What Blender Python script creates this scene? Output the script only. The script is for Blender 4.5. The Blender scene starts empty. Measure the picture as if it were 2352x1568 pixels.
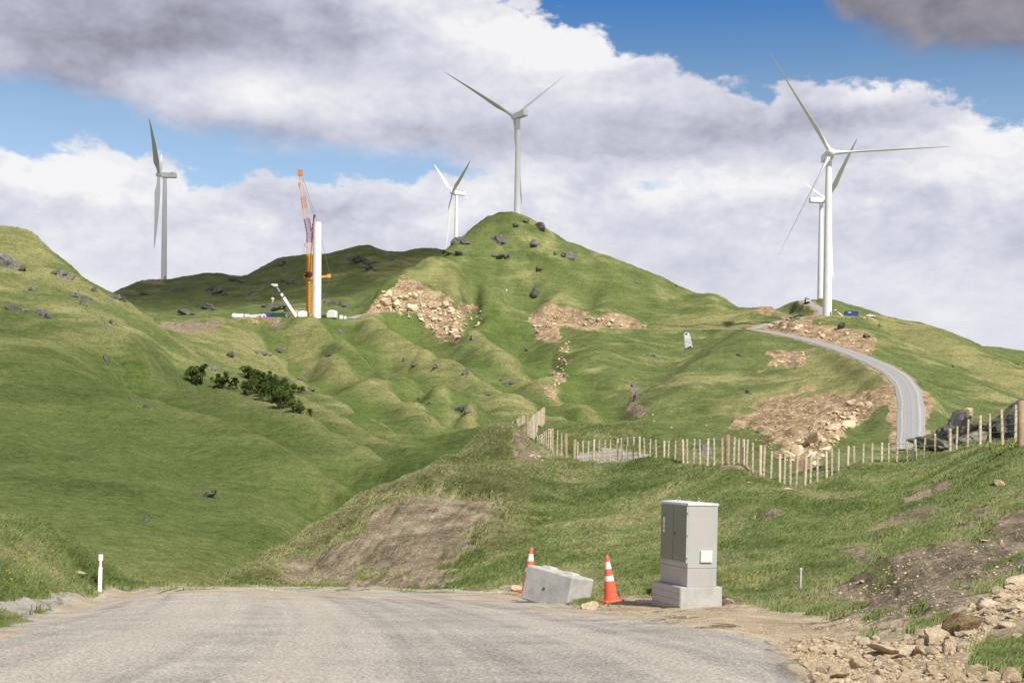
import bpy, bmesh, math, random
import numpy as np
from mathutils import Vector, Matrix
C = bpy.context.scene.collection
R = math.radians
rng = np.random.default_rng(7); random.seed(7)

# ---------------------------------------------------------------- camera, sky, sun, exposure
F, CX, HY, ROLL = 3000.0, 1176.0, 1040.0, R(0.6)        # photo measured on a 2352 x 1568 grid
scn = bpy.context.scene
cam = bpy.data.cameras.new('camera'); camo = bpy.data.objects.new('camera', cam); C.objects.link(camo)
cam.sensor_width = 36; cam.lens = 36*F/2352; cam.shift_y = (HY-784)/2352
cam.clip_start = 0.5; cam.clip_end = 20000
camo.matrix_world = Matrix.Rotation(R(90), 4, 'X') @ Matrix.Rotation(ROLL, 4, 'Z')
scn.camera = camo
scn.view_settings.view_transform = 'Standard'; scn.view_settings.look = 'None'
EXPO = .45
scn.view_settings.exposure = EXPO; scn.view_settings.gamma = 1
scn.render.engine = 'CYCLES'
scn.cycles.max_bounces = 5; scn.cycles.diffuse_bounces = 2; scn.cycles.glossy_bounces = 2
scn.cycles.transparent_max_bounces = 8; scn.cycles.use_denoising = True
SUN_EL, SUN_AZ = R(48), R(146)                             # azimuth clockwise from +Y (view direction)
sdir = Vector((math.sin(SUN_AZ)*math.cos(SUN_EL), math.cos(SUN_AZ)*math.cos(SUN_EL), math.sin(SUN_EL)))
sl = bpy.data.lights.new('sun', 'SUN'); so = bpy.data.objects.new('sun', sl); C.objects.link(so)
sl.energy = 4.2; sl.angle = R(2.0); sl.color = (1, .95, .86)
so.rotation_euler = sdir.to_track_quat('Z', 'Y').to_euler(); so.location = sdir*300

class NT:
    """tiny node-graph helper"""
    def __init__(s, nt): s.nt = nt; s.L = nt.links
    def n(s, typ, **kw):
        nd = s.nt.nodes.new(typ)
        for k, v in kw.items(): setattr(nd, k, v)
        return nd
    def put(s, sock, v):
        if hasattr(v, 'is_output') or hasattr(v, 'links'): s.L.new(v, sock)
        else:
            if sock.type == 'RGBA' and isinstance(v, (tuple, list)) and len(v) == 3: v = (*v, 1)
            sock.default_value = v
    def m(s, op, a, b=0.0, c=0.0, clamp=False):
        nd = s.n('ShaderNodeMath', operation=op, use_clamp=clamp)
        s.put(nd.inputs[0], a); s.put(nd.inputs[1], b); s.put(nd.inputs[2], c)
        return nd.outputs[0]
    def ss(s, x, lo, hi):
        nd = s.n('ShaderNodeMapRange', interpolation_type='SMOOTHSTEP')
        s.put(nd.inputs[0], x); s.put(nd.inputs[1], lo); s.put(nd.inputs[2], hi); return nd.outputs[0]
    def lin(s, x, lo, hi, a=0.0, b=1.0):
        nd = s.n('ShaderNodeMapRange')
        for i, v in enumerate((x, lo, hi, a, b)): s.put(nd.inputs[i], v)
        return nd.outputs[0]
    def mix(s, f, a, b, mode='MIX'):
        nd = s.n('ShaderNodeMix', data_type='RGBA', blend_type=mode)
        s.put(nd.inputs[0], f); s.put(nd.inputs[6], a); s.put(nd.inputs[7], b); return nd.outputs[2]
    def noise(s, vec, scale, detail=6, rough=.55, dist=0.0, lac=2.0):
        nd = s.n('ShaderNodeTexNoise')
        if vec is not None: s.L.new(vec, nd.inputs['Vector'])
        nd.inputs['Scale'].default_value = scale; nd.inputs['Detail'].default_value = detail
        nd.inputs['Roughness'].default_value = rough; nd.inputs['Distortion'].default_value = dist
        nd.inputs['Lacunarity'].default_value = lac
        return nd.outputs[0]
    def vmap(s, vec, scale=(1, 1, 1), loc=(0, 0, 0), rot=(0, 0, 0)):
        nd = s.n('ShaderNodeMapping'); s.L.new(vec, nd.inputs[0])
        nd.inputs[1].default_value = loc; nd.inputs[2].default_value = rot; nd.inputs[3].default_value = scale
        return nd.outputs[0]
    def ramp(s, x, pts, interp='LINEAR'):
        nd = s.n('ShaderNodeValToRGB'); cr = nd.color_ramp; cr.interpolation = interp
        s.put(nd.inputs[0], x)
        while len(cr.elements) < len(pts): cr.elements.new(1.0)
        for e, (p, c) in zip(cr.elements, pts):
            e.position = p; e.color = (c, c, c, 1) if not isinstance(c, (tuple, list)) else (*c, 1)
        return nd.outputs[0]
def s2l(r, g, b):
    f = lambda c: (c/255/12.92 if c <= 10 else ((c/255+.055)/1.055)**2.4)
    return (f(r), f(g), f(b))

def build_world():
    w = bpy.data.worlds.new('World'); scn.world = w; w.use_nodes = True
    nt = w.node_tree; nt.nodes.clear(); g = NT(nt)
    out = g.n('ShaderNodeOutputWorld'); bg = g.n('ShaderNodeBackground'); g.L.new(bg.outputs[0], out.inputs[0])
    STR = 0.1; bg.inputs[1].default_value = STR
    sky = g.n('ShaderNodeTexSky', sky_type='NISHITA'); sky.sun_disc = False
    sky.sun_elevation = SUN_EL; sky.sun_rotation = SUN_AZ; sky.altitude = 400; sky.air_density = 1.0; sky.dust_density = .4; sky.ozone_density = 3.0
    tc = g.n('ShaderNodeTexCoord'); d = tc.outputs['Generated']
    sp = g.n('ShaderNodeSeparateXYZ'); g.L.new(d, sp.inputs[0]); x, y, z = sp.outputs
    az = g.m('ARCTAN2', x, y); el = g.m('ARCSINE', z)
    def A(px): return math.atan((px-CX)/F)
    def E(py, px=CX): return math.atan((HY-py)/F*math.cos(A(px)))
    # edges of the clouds as height-over-azimuth curves of the sky itself
    azn = g.lin(az, A(-150), A(2500), 0, 1)
    elr = (E(1100), E(-350))
    nz = lambda px: (A(px)-A(-150))/(A(2500)-A(-150))
    def curve(pts):
        rr = [(min(1, max(0, nz(px))), (E(py, px)-elr[0])/(elr[1]-elr[0])) for px, py in pts]
        return g.lin(g.ramp(azn, rr), 0, 1, elr[0], elr[1])
    stretch = g.vmap(d, (1, 1, 1.7))
    nA = g.noise(stretch, 9, 9, .56, .25)          # big billows
    nB = g.noise(stretch, 24, 9, .6, .35)
    nC = g.noise(g.vmap(d, (1, 1, 2.6), loc=(.37, .1, .08)), 5.5, 7, .5, .2)
    cA = g.m('SUBTRACT', nA, .5); cB = g.m('SUBTRACT', nB, .5); cC = g.m('SUBTRACT', nC, .5)
    px1 = 1/F
    nE = g.noise(stretch, 70, 8, .6, .2)
    wob = g.m('ADD', g.m('ADD', g.m('MULTIPLY', cA, 200*px1), g.m('MULTIPLY', g.m('SUBTRACT', nE, .5), 60*px1)), g.m('MULTIPLY', cB, 150*px1))
    wob2 = g.m('ADD', g.m('MULTIPLY', cC, 210*px1), g.m('MULTIPLY', cB, 90*px1))
    e1 = g.m('ADD', el, wob)
    # main cumulus bank: distance below its top edge
    top = curve([(-150, -340), (700, -200), (800, -60), (1050, -15), (1180, 28), (1380, 85), (1520, 115), (1640, 172), (1760, 196), (1830, 182), (1960, 195), (2110, 225), (2240, 262), (2352, 268), (2500, 290)])
    dtop = g.m('DIVIDE', g.m('SUBTRACT', top, e1), px1)           # in photo units
    m_main = g.ss(dtop, -12, 16)
    # clear gap on the left between the high deck and the low bank
    gt = curve([(-150, 175), (60, 205), (250, 262), (450, 322), (620, 352), (850, 362), (1050, 372), (1150, 400), (2500, 420)])
    gb = curve([(-150, 352), (60, 348), (230, 352), (330, 395), (440, 432), (520, 446), (640, 425), (760, 432), (900, 428), (1010, 420), (1120, 405), (1200, 380), (2500, 380)])
    e2 = g.m('ADD', el, wob2)
    dgt = g.m('DIVIDE', g.m('SUBTRACT', gt, e2), px1)
    dgb = g.m('DIVIDE', g.m('SUBTRACT', e1, gb), px1)
    m_gap = g.m('MULTIPLY', g.ss(dgt, -30, 34), g.ss(dgb, -14, 18))
    dens = g.m('MULTIPLY', m_main, g.m('SUBTRACT', 1.0, g.m('MULTIPLY', m_gap, .93)))
    # dark clouds hanging in at the upper right
    cr = curve([(-150, -345), (1780, -300), (1870, -15), (1930, 62), (2040, 105), (2180, 128), (2352, 140), (2500, 150)])
    dcr = g.m('DIVIDE', g.m('SUBTRACT', e2, cr), px1)
    m_cr = g.m('MULTIPLY', g.ss(dcr, -34, 44), .95)
    # bluish-grey haze patch at the shoulder right of the middle
    # shading of the clouds
    low_top = g.m('MULTIPLY', dgb, -1.0)                           # depth below the low bank's top
    rim = g.m('SUBTRACT', 1.0, g.ss(dtop, 10, 150))
    rimL = g.m('MULTIPLY', g.m('SUBTRACT', 1.0, g.ss(low_top, 0, 130)), g.ss(low_top, -30, 5))
    def blob(px, py, rx, ry):
        a = g.m('DIVIDE', g.m('SUBTRACT', g.m('ADD', az, g.m('MULTIPLY', cA, 160*px1)), A(px)), rx*px1)
        b = g.m('DIVIDE', g.m('SUBTRACT', g.m('ADD', el, g.m('MULTIPLY', cC, 130*px1)), E(py, px)), ry*px1)
        r2 = g.m('ADD', g.m('MULTIPLY', a, a), g.m('MULTIPLY', b, b))
        return g.m('POWER', 2.718, g.m('MULTIPLY', r2, -1.0))
    s = .71
    nD = g.noise(stretch, 62, 7, .62, .3); cD = g.m('SUBTRACT', nD, .5)
    base = g.m('ADD', s, g.m('ADD', g.m('MULTIPLY', cA, .56), g.m('ADD', g.m('ADD', g.m('MULTIPLY', cB, .44), g.m('MULTIPLY', cD, .30)), g.m('MULTIPLY', cC, .45))))
    tot = base
    for px, py, rx, ry, amp in ((120, 60, 560, 150, -.20), (620, 60, 300, 90, -.16), (800, 90, 90, 40, -.16), (1000, 60, 260, 70, .12), (700, 240, 330, 60, .20),
                                (560, 325, 420, 34, -.14), (1000, 300, 500, 40, -.08), (1250, 130, 200, 60, .12), (1500, 150, 190, 34, -.20), (1680, 250, 200, 80, -.26), (1420, 290, 160, 70, -.08),
                                (1850, 270, 110, 50, -.18), (2040, 262, 120, 26, -.26), (1650, 400, 170, 50, .14), (2050, 215, 200, 34, .26), (2250, 320, 200, 60, .20),
                                (2200, 560, 300, 70, -.09), (1400, 360, 240, 40, -.12), (150, 420, 260, 60, .26), (450, 560, 300, 60, .12), (650, 480, 200, 40, -.14), (1500, 540, 300, 60, .10),
                                (300, 700, 500, 60, .14), (1900, 640, 500, 40, .06), (2300, 700, 200, 50, .12), (830, 520, 160, 60, -.06), (60, 230, 180, 60, -.22), (330, 130, 260, 50, -.16), (560, 200, 130, 40, .10), (1150, 60, 220, 30, .13), (1400, 105, 150, 26, .14), (1950, 470, 260, 60, -.08)):
        tot = g.m('ADD', tot, g.m('MULTIPLY', blob(px, py, rx, ry), amp))
    tot = g.m('ADD', tot, g.m('ADD', g.m('MULTIPLY', g.m('MULTIPLY', rim, m_main), .16), g.m('MULTIPLY', rimL, .18)))
    lowf = g.m('SUBTRACT', 1.0, g.ss(el, E(820), E(480)))          # thin even clouds near the horizon
    tot = g.m('ADD', g.m('MULTIPLY', tot, g.m('SUBTRACT', 1.0, g.m('MULTIPLY', lowf, .45))), g.m('MULTIPLY', lowf, .41))
    k = 1/(STR*2**EXPO)
    Lr = lambda *c: s2l(*c)
    ccol = g.ramp(g.m('MULTIPLY', tot, 1.0, clamp=True), [(0.0, Lr(124, 122, 134)), (.22, Lr(148, 147, 160)), (.42, Lr(176, 176, 193)), (.60, Lr(201, 202, 217)), (.78, Lr(222, 222, 232)), (1.0, Lr(247, 246, 247))])
    sc = g.n('ShaderNodeVectorMath', operation='SCALE'); g.L.new(ccol, sc.inputs[0]); sc.inputs[3].default_value = k
    dcol = g.ramp(g.m('ADD', .5, g.m('ADD', cC, cB)), [(0.2, Lr(118, 114, 124)), (.8, Lr(172, 167, 176))])
    sc2 = g.n('ShaderNodeVectorMath', operation='SCALE'); g.L.new(dcol, sc2.inputs[0]); sc2.inputs[3].default_value = k
    # clear sky: the Sky Texture, more saturated high up as in the photograph
    bl = g.ramp(g.lin(el, E(470), E(-20)), [(0, (1.1, 1.08, 1.02)), (.38, (1.1, 1.06, .98)), (.60, (.84, .90, .90)), (1, (.30, .62, .90))])
    clear = g.mix(1.0, sky.outputs[0], bl, 'MULTIPLY')
    col = g.mix(g.m('MULTIPLY', dens, .97), clear, sc.outputs[0])
    col = g.mix(m_cr, col, sc2.outputs[0])
    g.L.new(col, bg.inputs[0])
build_world()

# ---------------------------------------------------------------- measuring helpers
ca_, sa_ = math.cos(ROLL), math.sin(ROLL)
def ray(px, py):
    u, v = (px-CX)/F, (HY-py)/F
    return u*ca_-v*sa_, u*sa_+v*ca_          # X/Y and Z/Y of the sight line
def P(px, py, d):
    t, e = ray(px, py); return Vector((t*d, d, e*d))
def to_px(X, Y, Z):
    t, e = X/Y, Z/Y
    return CX+F*(t*ca_+e*sa_), HY-F*(-t*sa_+e*ca_)

def _hash(ix, iy, seed):
    h = (ix*374761393 + iy*668265263 + seed*974634777) & 0xFFFFFFFF
    h = ((h ^ (h >> 13))*1274126177) & 0xFFFFFFFF
    return ((h ^ (h >> 16)) & 0xFFFF)/65535.0*2*np.pi
def perlin(x, y, seed=0):
    xi = np.floor(x).astype(np.int64); yi = np.floor(y).astype(np.int64)
    xf = x-xi; yf = y-yi
    u = xf**3*(xf*(xf*6-15)+10); v = yf**3*(yf*(yf*6-15)+10)
    def gr(dx, dy):
        a = _hash(xi+dx, yi+dy, seed); return np.cos(a)*(xf-dx)+np.sin(a)*(yf-dy)
    a = gr(0, 0); b = gr(1, 0); c = gr(0, 1); d = gr(1, 1)
    return ((a+(b-a)*u)*(1-v)+(c+(d-c)*u)*v)*1.5
def fbm(x, y, oct=4, seed=0, gain=.5):
    s = 0; a = 1.0
    for i in range(oct):
        s = s+a*perlin(x*2**i, y*2**i, seed+i*17); a *= gain
    return s
def sstep(x, a, b):
    t = np.clip((x-a)/(b-a), 0, 1); return t*t*(3-2*t)
# ---------------------------------------------------------------- terrain: one height field fitted through surveyed points
ctl = []                                     # (t, ln depth, Z/Y)
def cp(px, py, d):
    t, e = ray(px, py); ctl.append((t, math.log(d), e))
def line(*pts, step=60):
    for (a, b) in zip(pts[:-1], pts[1:]):
        n = max(1, int(math.hypot(b[0]-a[0], b[1]-a[1])/step))
        for i in range(n):
            k = i/n
            cp(a[0]+(b[0]-a[0])*k, a[1]+(b[1]-a[1])*k, math.exp(math.log(a[2])*(1-k)+math.log(b[2])*k))
    cp(*pts[-1])
def crest(*pts, step=60, back=1.16, drop=45):
    line(*pts, step=step)
    line(*[(p[0], p[1]+drop*.10+.6, p[2]*(1+(back-1)*.26)) for p in pts], step=step)
    line(*[(p[0], p[1]+drop, p[2]*back) for p in pts], step=step*1.6)
def near_plane(d): return -.85-.08*d
def zp(px, d, dz=0.0):
    t = (px-CX)/F; ctl.append((t, math.log(d), (near_plane(d)+dz)/d))
# road surface in front
for d in (2.5, 3.5, 5, 7, 9.5, 12, 16, 20, 25):
    for px in (-900, -500, -100, 300, 800, 1300, 1700): zp(px, d)
for px in (150, 400, 700, 1000, 1150): zp(px, 31)
line((190, 1362, 34), (330, 1351, 37), (600, 1345, 39), (900, 1350, 37), (1180, 1365, 31), (1400, 1395, 24.5))
line((350, 1354, 45), (450, 1352, 44.5))
# right verge and slope
line((1510, 1393, 24.3), (1660, 1388, 24.2), (1780, 1400, 23)); cp(1880, 1395, 24); cp(1950, 1440, 17.5); cp(1860, 1480, 15.2); cp(1900, 1560, 10.2)
line((2100, 1490, 13), (2200, 1420, 15), (2352, 1330, 19), (2700, 1150, 25)); line((2100, 1560, 9.8), (2352, 1500, 10.5), (2700, 1350, 12)); cp(2352, 1560, 8.6); cp(2700, 1500, 6)
line((2352, 1200, 28), (2700, 1020, 34)); cp(2352, 1110, 34)
line((2000, 1380, 23), (2000, 1290, 28), (2000, 1220, 34), (2000, 1150, 43), (2000, 1092, 53))
line((2180, 1290, 24), (2180, 1200, 31), (2180, 1120, 39), (2180, 1050, 49))
line((1760, 1330, 28), (1760, 1270, 33), (1760, 1180, 41), (1760, 1102, 49))
line((1640, 1330, 29), (1640, 1230, 38), (1640, 1150, 46), (1640, 1075, 55))
line((1500, 1335, 30), (1500, 1200, 46), (1500, 1065, 64))
line((1300, 1345, 31.5), (1300, 1200, 49), (1300, 1110, 62), (1300, 1058, 69))
# cut bank left of it
line((1150, 1352, 35), (1130, 1210, 49), (1100, 1140, 56), (1060, 1060, 66)); line((1040, 1350, 39), (1020, 1200, 51), (1010, 1120, 58))
line((900, 1344, 42), (890, 1200, 52)); line((700, 1342, 45), (700, 1290, 49))
crest((1172, 978, 79), (1100, 1003, 72), (1000, 1062, 67), (900, 1120, 61), (800, 1172, 57.5), (700, 1225, 54), (600, 1285, 51), (510, 1338, 47.5), back=1.13, drop=150)
# plateau with the fence, mound behind it and the fall beyond
FENCE = [(2346, 929, 38), (2333, 933, 39.5), (2302, 941, 44), (2274, 948, 49), (2223, 965, 54), (2182, 985, 56), (2123, 1006, 57), (2082, 1015, 58), (2025, 1017, 58.5), (1947, 1024, 57.5), (1898, 1034, 55.5), (1850, 1045, 53), (1802, 1045, 51.5), (1770, 1034, 51), (1745, 1021, 50.5), (1707, 1006, 52), (1671, 1005, 55), (1625, 1006, 58.5), (1569, 1011, 63), (1523, 1014, 66), (1469, 1002, 69.5), (1418, 1007, 71), (1364, 1010, 72), (1317, 1014, 72)]
line(*[(px, py+1.2*F/d, d) for px, py, d in FENCE])
FENCE2 = [(1317, 1014, 72), (1300, 1000, 73), (1285, 990, 74.5), (1269, 984, 76), (1257, 986, 78.5), (1243, 998, 81), (1235, 1001, 83)]
FENCE3 = [(1212, 976, 79), (1219, 960, 82), (1226, 952, 86), (1234, 946, 90), (1240, 942, 95), (1246, 938, 100), (1252, 934, 106)]
FENCE4 = [(1212, 958, 100), (1205, 953, 106), (1198, 956, 112), (1191, 960, 119), (1184, 964, 126), (1176, 969, 133)]
line((1210, 1018, 80), (1250, 988, 96), (1252, 980, 104)); line((1190, 992, 92), (1212, 995, 98), (1190, 1000, 118), (1176, 1003, 130))
crest((1290, 982, 100), (1340, 980, 100), (1400, 985, 96), (1500, 1002, 92), (1560, 1020, 87), (1640, 1058, 76), (1700, 1075, 66), back=1.2, drop=110)
line((1330, 1040, 80), (1420, 1035, 80), (1510, 1048, 74))
crest((1760, 1085, 62), (1850, 1095, 62), (1950, 1085, 66), (2040, 1060, 70), (2100, 1035, 70), back=1.2, drop=70)
crest((2130, 1045, 72), (2200, 1040, 68), (2280, 1038, 62), (2352, 1034, 56), (2600, 1010, 54), back=1.5, drop=60)
line((900, 1260, 78), (1000, 1190, 92), (1060, 1140, 102), (1110, 1105, 112), (1150, 1080, 124)); line((1000, 1160, 120), (1080, 1120, 140), (1140, 1090, 160))
# grass bank at the left and the drop behind it
crest((-500, 1080, 35), (0, 1192, 35), (50, 1198, 35.5), (100, 1212, 36), (150, 1234, 37), (200, 1260, 38), (240, 1288, 39), (280, 1318, 40), (318, 1343, 41), back=1.2, drop=110, step=40)
line((0, 1385, 27), (70, 1378, 28.5), (130, 1372, 30)); line((0, 1420, 24), (60, 1410, 25)); line((-400, 1385, 27), (-900, 1385, 27))
line((0, 1345, 28.2), (100, 1348, 30), (180, 1352, 33), (270, 1349, 36.5))
# valley floor
line((340, 1326, 76), (510, 1320, 84), (600, 1285, 96), (700, 1228, 112), (850, 1142, 150), (1000, 1052, 205), (1100, 1000, 255))
line((600, 1400, 62), (800, 1370, 75), (1000, 1330, 95), (1200, 1200, 140), (1400, 1130, 200)); line((0, 1330, 60), (200, 1360, 58)); cp(430, 1395, 57)
# left hill
crest((-700, 430, 430), (-300, 480, 415), (0, 519, 400), (40, 524, 398), (80, 533, 395), (110, 568, 392), (150, 602, 390), (200, 640, 382), (240, 664, 376), (290, 692, 368), (330, 722, 360), (377, 755, 350), (450, 808, 332), (533, 865, 310), (620, 890, 290), (700, 912, 270), (850, 988, 235), (950, 1032, 212), (1000, 1049, 204), back=1.1, drop=34)
line((0, 1165, 100), (0, 1000, 142), (0, 850, 200), (0, 700, 285), (0, 600, 345)); line((-500, 1150, 110), (-500, 900, 190), (-500, 600, 350))
line((150, 1215, 92), (150, 850, 212), (150, 720, 290)); line((300, 1270, 86), (300, 1100, 122), (300, 990, 160), (300, 830, 250), (300, 750, 310))
line((450, 1300, 84), (450, 1150, 120), (450, 1000, 166)); line((600, 1250, 100), (620, 1100, 135))
SPURS = [
 [(300, 905, 222), (430, 945, 190), (540, 975, 175), (640, 1020, 160), (725, 1075, 142), (780, 1115, 133), (820, 1138, 128)],
 [(440, 893, 242), (485, 897, 234), (540, 900, 228), (625, 925, 216), (695, 950, 204), (750, 975, 194), (850, 1025, 176), (925, 1060, 165)],
 [(545, 741, 600), (590, 772, 565), (640, 815, 515), (690, 865, 445), (735, 902, 392), (850, 962, 320), (940, 1010, 275)],
 [(715, 732, 612), (780, 780, 565), (875, 850, 480), (1000, 893, 405), (1075, 932, 352), (1118, 975, 312)],
 [(740, 822, 500), (850, 868, 430), (950, 925, 372), (1040, 985, 325)],
 [(840, 722, 668), (930, 775, 605), (1025, 828, 540), (1125, 878, 470), (1200, 915, 425), (1290, 958, 372), (1370, 978, 336)],
 [(1080, 760, 650), (1170, 815, 590), (1250, 870, 525), (1330, 925, 450), (1410, 970, 380)]]
for k_, sp_ in enumerate(SPURS):
    crest(*sp_, step=50, back=1.10, drop=(14, 26, 30, 30, 18, 26, 16)[k_])
# middle hills below the crane platform
line((377, 752, 480), (470, 742, 640), (560, 739, 645), (640, 738, 650), (735, 735, 650), (790, 738, 655)); line((390, 742, 660), (520, 734, 690), (640, 733, 690), (740, 730, 690))
line((450, 800, 420), (470, 770, 500)); 
line((500, 748, 600), (545, 741, 600), (600, 752, 590), (640, 757, 610), (670, 745, 612), (707, 735, 612), (750, 748, 608))
line((640, 790, 590), (700, 830, 540)); line((1120, 730, 690), (1190, 775, 650))
line((1270, 800, 630), (1285, 850, 560), (1262, 895, 500), (1330, 945, 420), (1400, 985, 350))
line((1390, 768, 640), (1370, 800, 600), (1390, 860, 530), (1430, 920, 450), (1470, 965, 385)); line((1330, 800, 620), (1470, 800, 610))
line((1560, 800, 640), (1530, 840, 580), (1490, 890, 510), (1450, 945, 420), (1430, 985, 350))
# hill with the road on it
line((1720, 756, 560), (1640, 803, 515), (1560, 862, 465), (1500, 922, 415), (1455, 975, 362))
line((1720, 756, 560), (1700, 850, 470), (1690, 930, 390), (1680, 990, 335), (1640, 1010, 310)); line((1820, 800, 510), (1820, 880, 425), (1800, 960, 340), (1790, 1030, 275))
line((1930, 850, 430), (1950, 910, 370), (1920, 980, 310), (1880, 1050, 255)); line((2020, 900, 355), (2010, 960, 325), (1990, 1020, 285)); cp(2040, 1040, 270); line((1450, 1000, 320), (1600, 1020, 300), (1750, 1045, 265))
ROAD = [(2093, 1035, 285), (2092, 1005, 300), (2093, 975, 312), (2093, 945, 325), (2092, 918, 340), (2086, 893, 356), (2068, 868, 376), (2040, 848, 400), (2000, 829, 430), (1955, 811, 465), (1905, 794, 505), (1850, 779, 548), (1800, 769, 590), (1755, 761, 628), (1722, 756, 655), (1690, 756, 668), (1640, 757, 680), (1560, 758, 690), (1480, 757, 696), (1400, 756, 700), (1300, 752, 703), (1235, 744, 706), (1180, 734, 708), (1120, 724, 706), (1000, 722, 702), (900, 717, 696), (840, 720, 688), (790, 735, 662)]
ROAD2 = [(1730, 755, 650), (1752, 746, 672), (1790, 738, 690), (1840, 729, 700), (1893, 724, 712), (1890, 712, 735), (1874, 704, 752), (1858, 698, 768), (1853, 692, 790), (1846, 690, 810)]
line(*ROAD); line(*ROAD2)
# turbine mound and right ridge
line((1840, 731, 640), (1899, 730, 640), (1960, 736, 645), (2010, 738, 650)); line((1900, 722, 665), (1960, 733, 665), (2010, 736, 670))
line((1800, 745, 620), (1880, 752, 605), (1960, 756, 590), (2005, 782, 560)); line((1990, 812, 500), (1900, 778, 560))
crest((1990, 742, 640), (2050, 770, 620), (2130, 806, 590), (2200, 838, 560), (2280, 872, 530), (2352, 908, 500), (2700, 1010, 450), back=1.1, drop=14)
line((2020, 800, 540), (2110, 870, 470), (2200, 905, 430), (2352, 960, 380), (2600, 1000, 350)); line((2120, 940, 345), (2200, 975, 310), (2352, 1010, 290))
line((2130, 1000, 290), (2250, 1030, 260))
line((2140, 768, 720), (2230, 800, 690), (2352, 856, 640), (2700, 960, 600))
crest((1870, 702, 860), (1895, 692, 865), (1920, 692, 868), (1985, 708, 865), (2050, 728, 855), (2100, 738, 850), (2150, 751, 845), (2200, 771, 830), (2250, 796, 815), (2300, 824, 800), (2352, 855, 785), (2700, 980, 740), back=1.12, drop=30)
crest((2245, 796, 1120), (2300, 797, 1120), (2352, 806, 1120), (2700, 830, 1120), back=1.1, drop=20)
crest((1790, 706, 820), (1812, 694, 825), (1830, 688, 830), (1846, 690, 830), (1866, 700, 830), back=1.08, drop=25)
line((1810, 718, 760), (1840, 715, 765))
# peak
crest((1022, 574, 825), (1060, 545, 832), (1090, 520, 838), (1120, 500, 842), (1150, 491, 845), (1175, 490, 845), (1205, 497, 845), (1240, 514, 845), (1280, 540, 845), (1330, 562, 845), (1390, 584, 845), (1450, 606, 842), (1510, 630, 838), (1570, 660, 830), (1605, 670, 822), (1640, 671, 815), (1665, 684, 810), (1690, 702, 805), (1740, 705, 790), (1765, 702, 785), (1800, 720, 780), back=1.12, drop=40, step=34)
line((1080, 580, 812), (1130, 630, 806), (1200, 690, 790)); line((1175, 540, 826), (1200, 600, 812), (1250, 670, 792)); line((1260, 590, 815), (1320, 660, 795), (1350, 705, 775)); line((1420, 640, 805), (1450, 690, 780), (1460, 725, 755)); line((1560, 690, 800), (1600, 735, 735), (1500, 738, 738))
line((1680, 720, 750), (1700, 740, 700))
crest((868, 664, 712), (900, 640, 724), (940, 612, 734), (990, 586, 742), (1020, 590, 743), (1060, 618, 741), (1110, 648, 738), (1150, 676, 735), (1200, 714, 730), back=1.03, drop=12)
line((850, 706, 695), (900, 680, 706), (960, 664, 717), (1010, 672, 720), (1060, 694, 716), (1110, 714, 710)); line((1250, 702, 716), (1330, 722, 714), (1400, 717, 714), (1480, 745, 708))
# far dark range
crest((-300, 700, 900), (200, 690, 930), (285, 660, 960), (330, 645, 985), (381, 640, 1005), (440, 631, 1010), (510, 627, 1010), (570, 631, 1010), (600, 612, 1010), (640, 594, 1010), (680, 586, 1010), (720, 584, 1010), (770, 578, 1010), (820, 565, 1010), (850, 564, 1010), (890, 576, 1010), (940, 574, 1010), (990, 569, 1010), (1040, 580, 1010), (1150, 640, 1010), (1300, 690, 1010), (1700, 720, 1010), back=1.15, drop=40)
line((330, 690, 870), (400, 715, 830), (500, 722, 790), (620, 722, 770), (760, 715, 770)); line((450, 680, 900), (600, 670, 900), (760, 650, 900), (900, 630, 900)); line((850, 700, 780), (950, 640, 850), (1000, 620, 870))
for px in range(-900, 3300, 300): cp(px, 860, 1600); cp(px, 960, 2600); cp(px, 1015, 6000)
ctl_a = np.array(ctl); 
# merge near duplicates
key = np.round(ctl_a[:, :2]*np.array([120, 90])).astype(int)
_, idx = np.unique(key, axis=0, return_index=True); ctl_a = ctl_a[idx]

SX, SY = 6.0, 1.9
def tps_fit(p, v, lam=2e-4):
    q = p*np.array([SX, SY]); n = len(q)
    r2 = ((q[:, None]-q[None])**2).sum(-1)
    K = .5*r2*np.log(r2+1e-12)+lam*np.eye(n)
    Pm = np.c_[np.ones(n), q]; A = np.zeros((n+3, n+3)); A[:n, :n] = K; A[:n, n:] = Pm; A[n:, :n] = Pm.T
    return q, np.linalg.solve(A, np.r_[v, 0, 0, 0])
tq, tw = tps_fit(ctl_a[:, :2], ctl_a[:, 2])
def tps_eval(t, s):
    q = np.c_[t.ravel()*SX, s.ravel()*SY]; o = np.empty(len(q))
    for i in range(0, len(q), 20000):
        c = q[i:i+20000]; r2 = ((c[:, None]-tq[None])**2).sum(-1)
        o[i:i+20000] = (.5*r2*np.log(r2+1e-12))@tw[:-3]+tw[-3]+c@tw[-2:]
    return o.reshape(t.shape)
def upsample(G, xs, ys, X, Y):
    def w(c, q):
        f = np.clip((q-c[0])/(c[1]-c[0]), 0, len(c)-1.001); i = f.astype(int); k = f-i
        W = [(-k+2*k*k-k**3)/2, (2-5*k*k+3*k**3)/2, (k+4*k*k-3*k**3)/2, (-k*k+k**3)/2]
        return [np.clip(i+j-1, 0, len(c)-1) for j in range(4)], W
    ix, wx = w(xs, X); iy, wy = w(ys, Y)
    A = sum(G[:, ix[j]]*wx[j] for j in range(4))
    return sum(A[iy[j]]*wy[j][:, None] for j in range(4))
ct = np.linspace(-.75, .75, 340); cs = np.linspace(math.log(2.4), math.log(6500), 330)
coarse = tps_eval(*np.meshgrid(ct, cs))
T = np.r_[np.linspace(-.74, -.43, 70, endpoint=False), np.linspace(-.43, .43, 800, endpoint=False), np.linspace(.43, .74, 71)]
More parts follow.
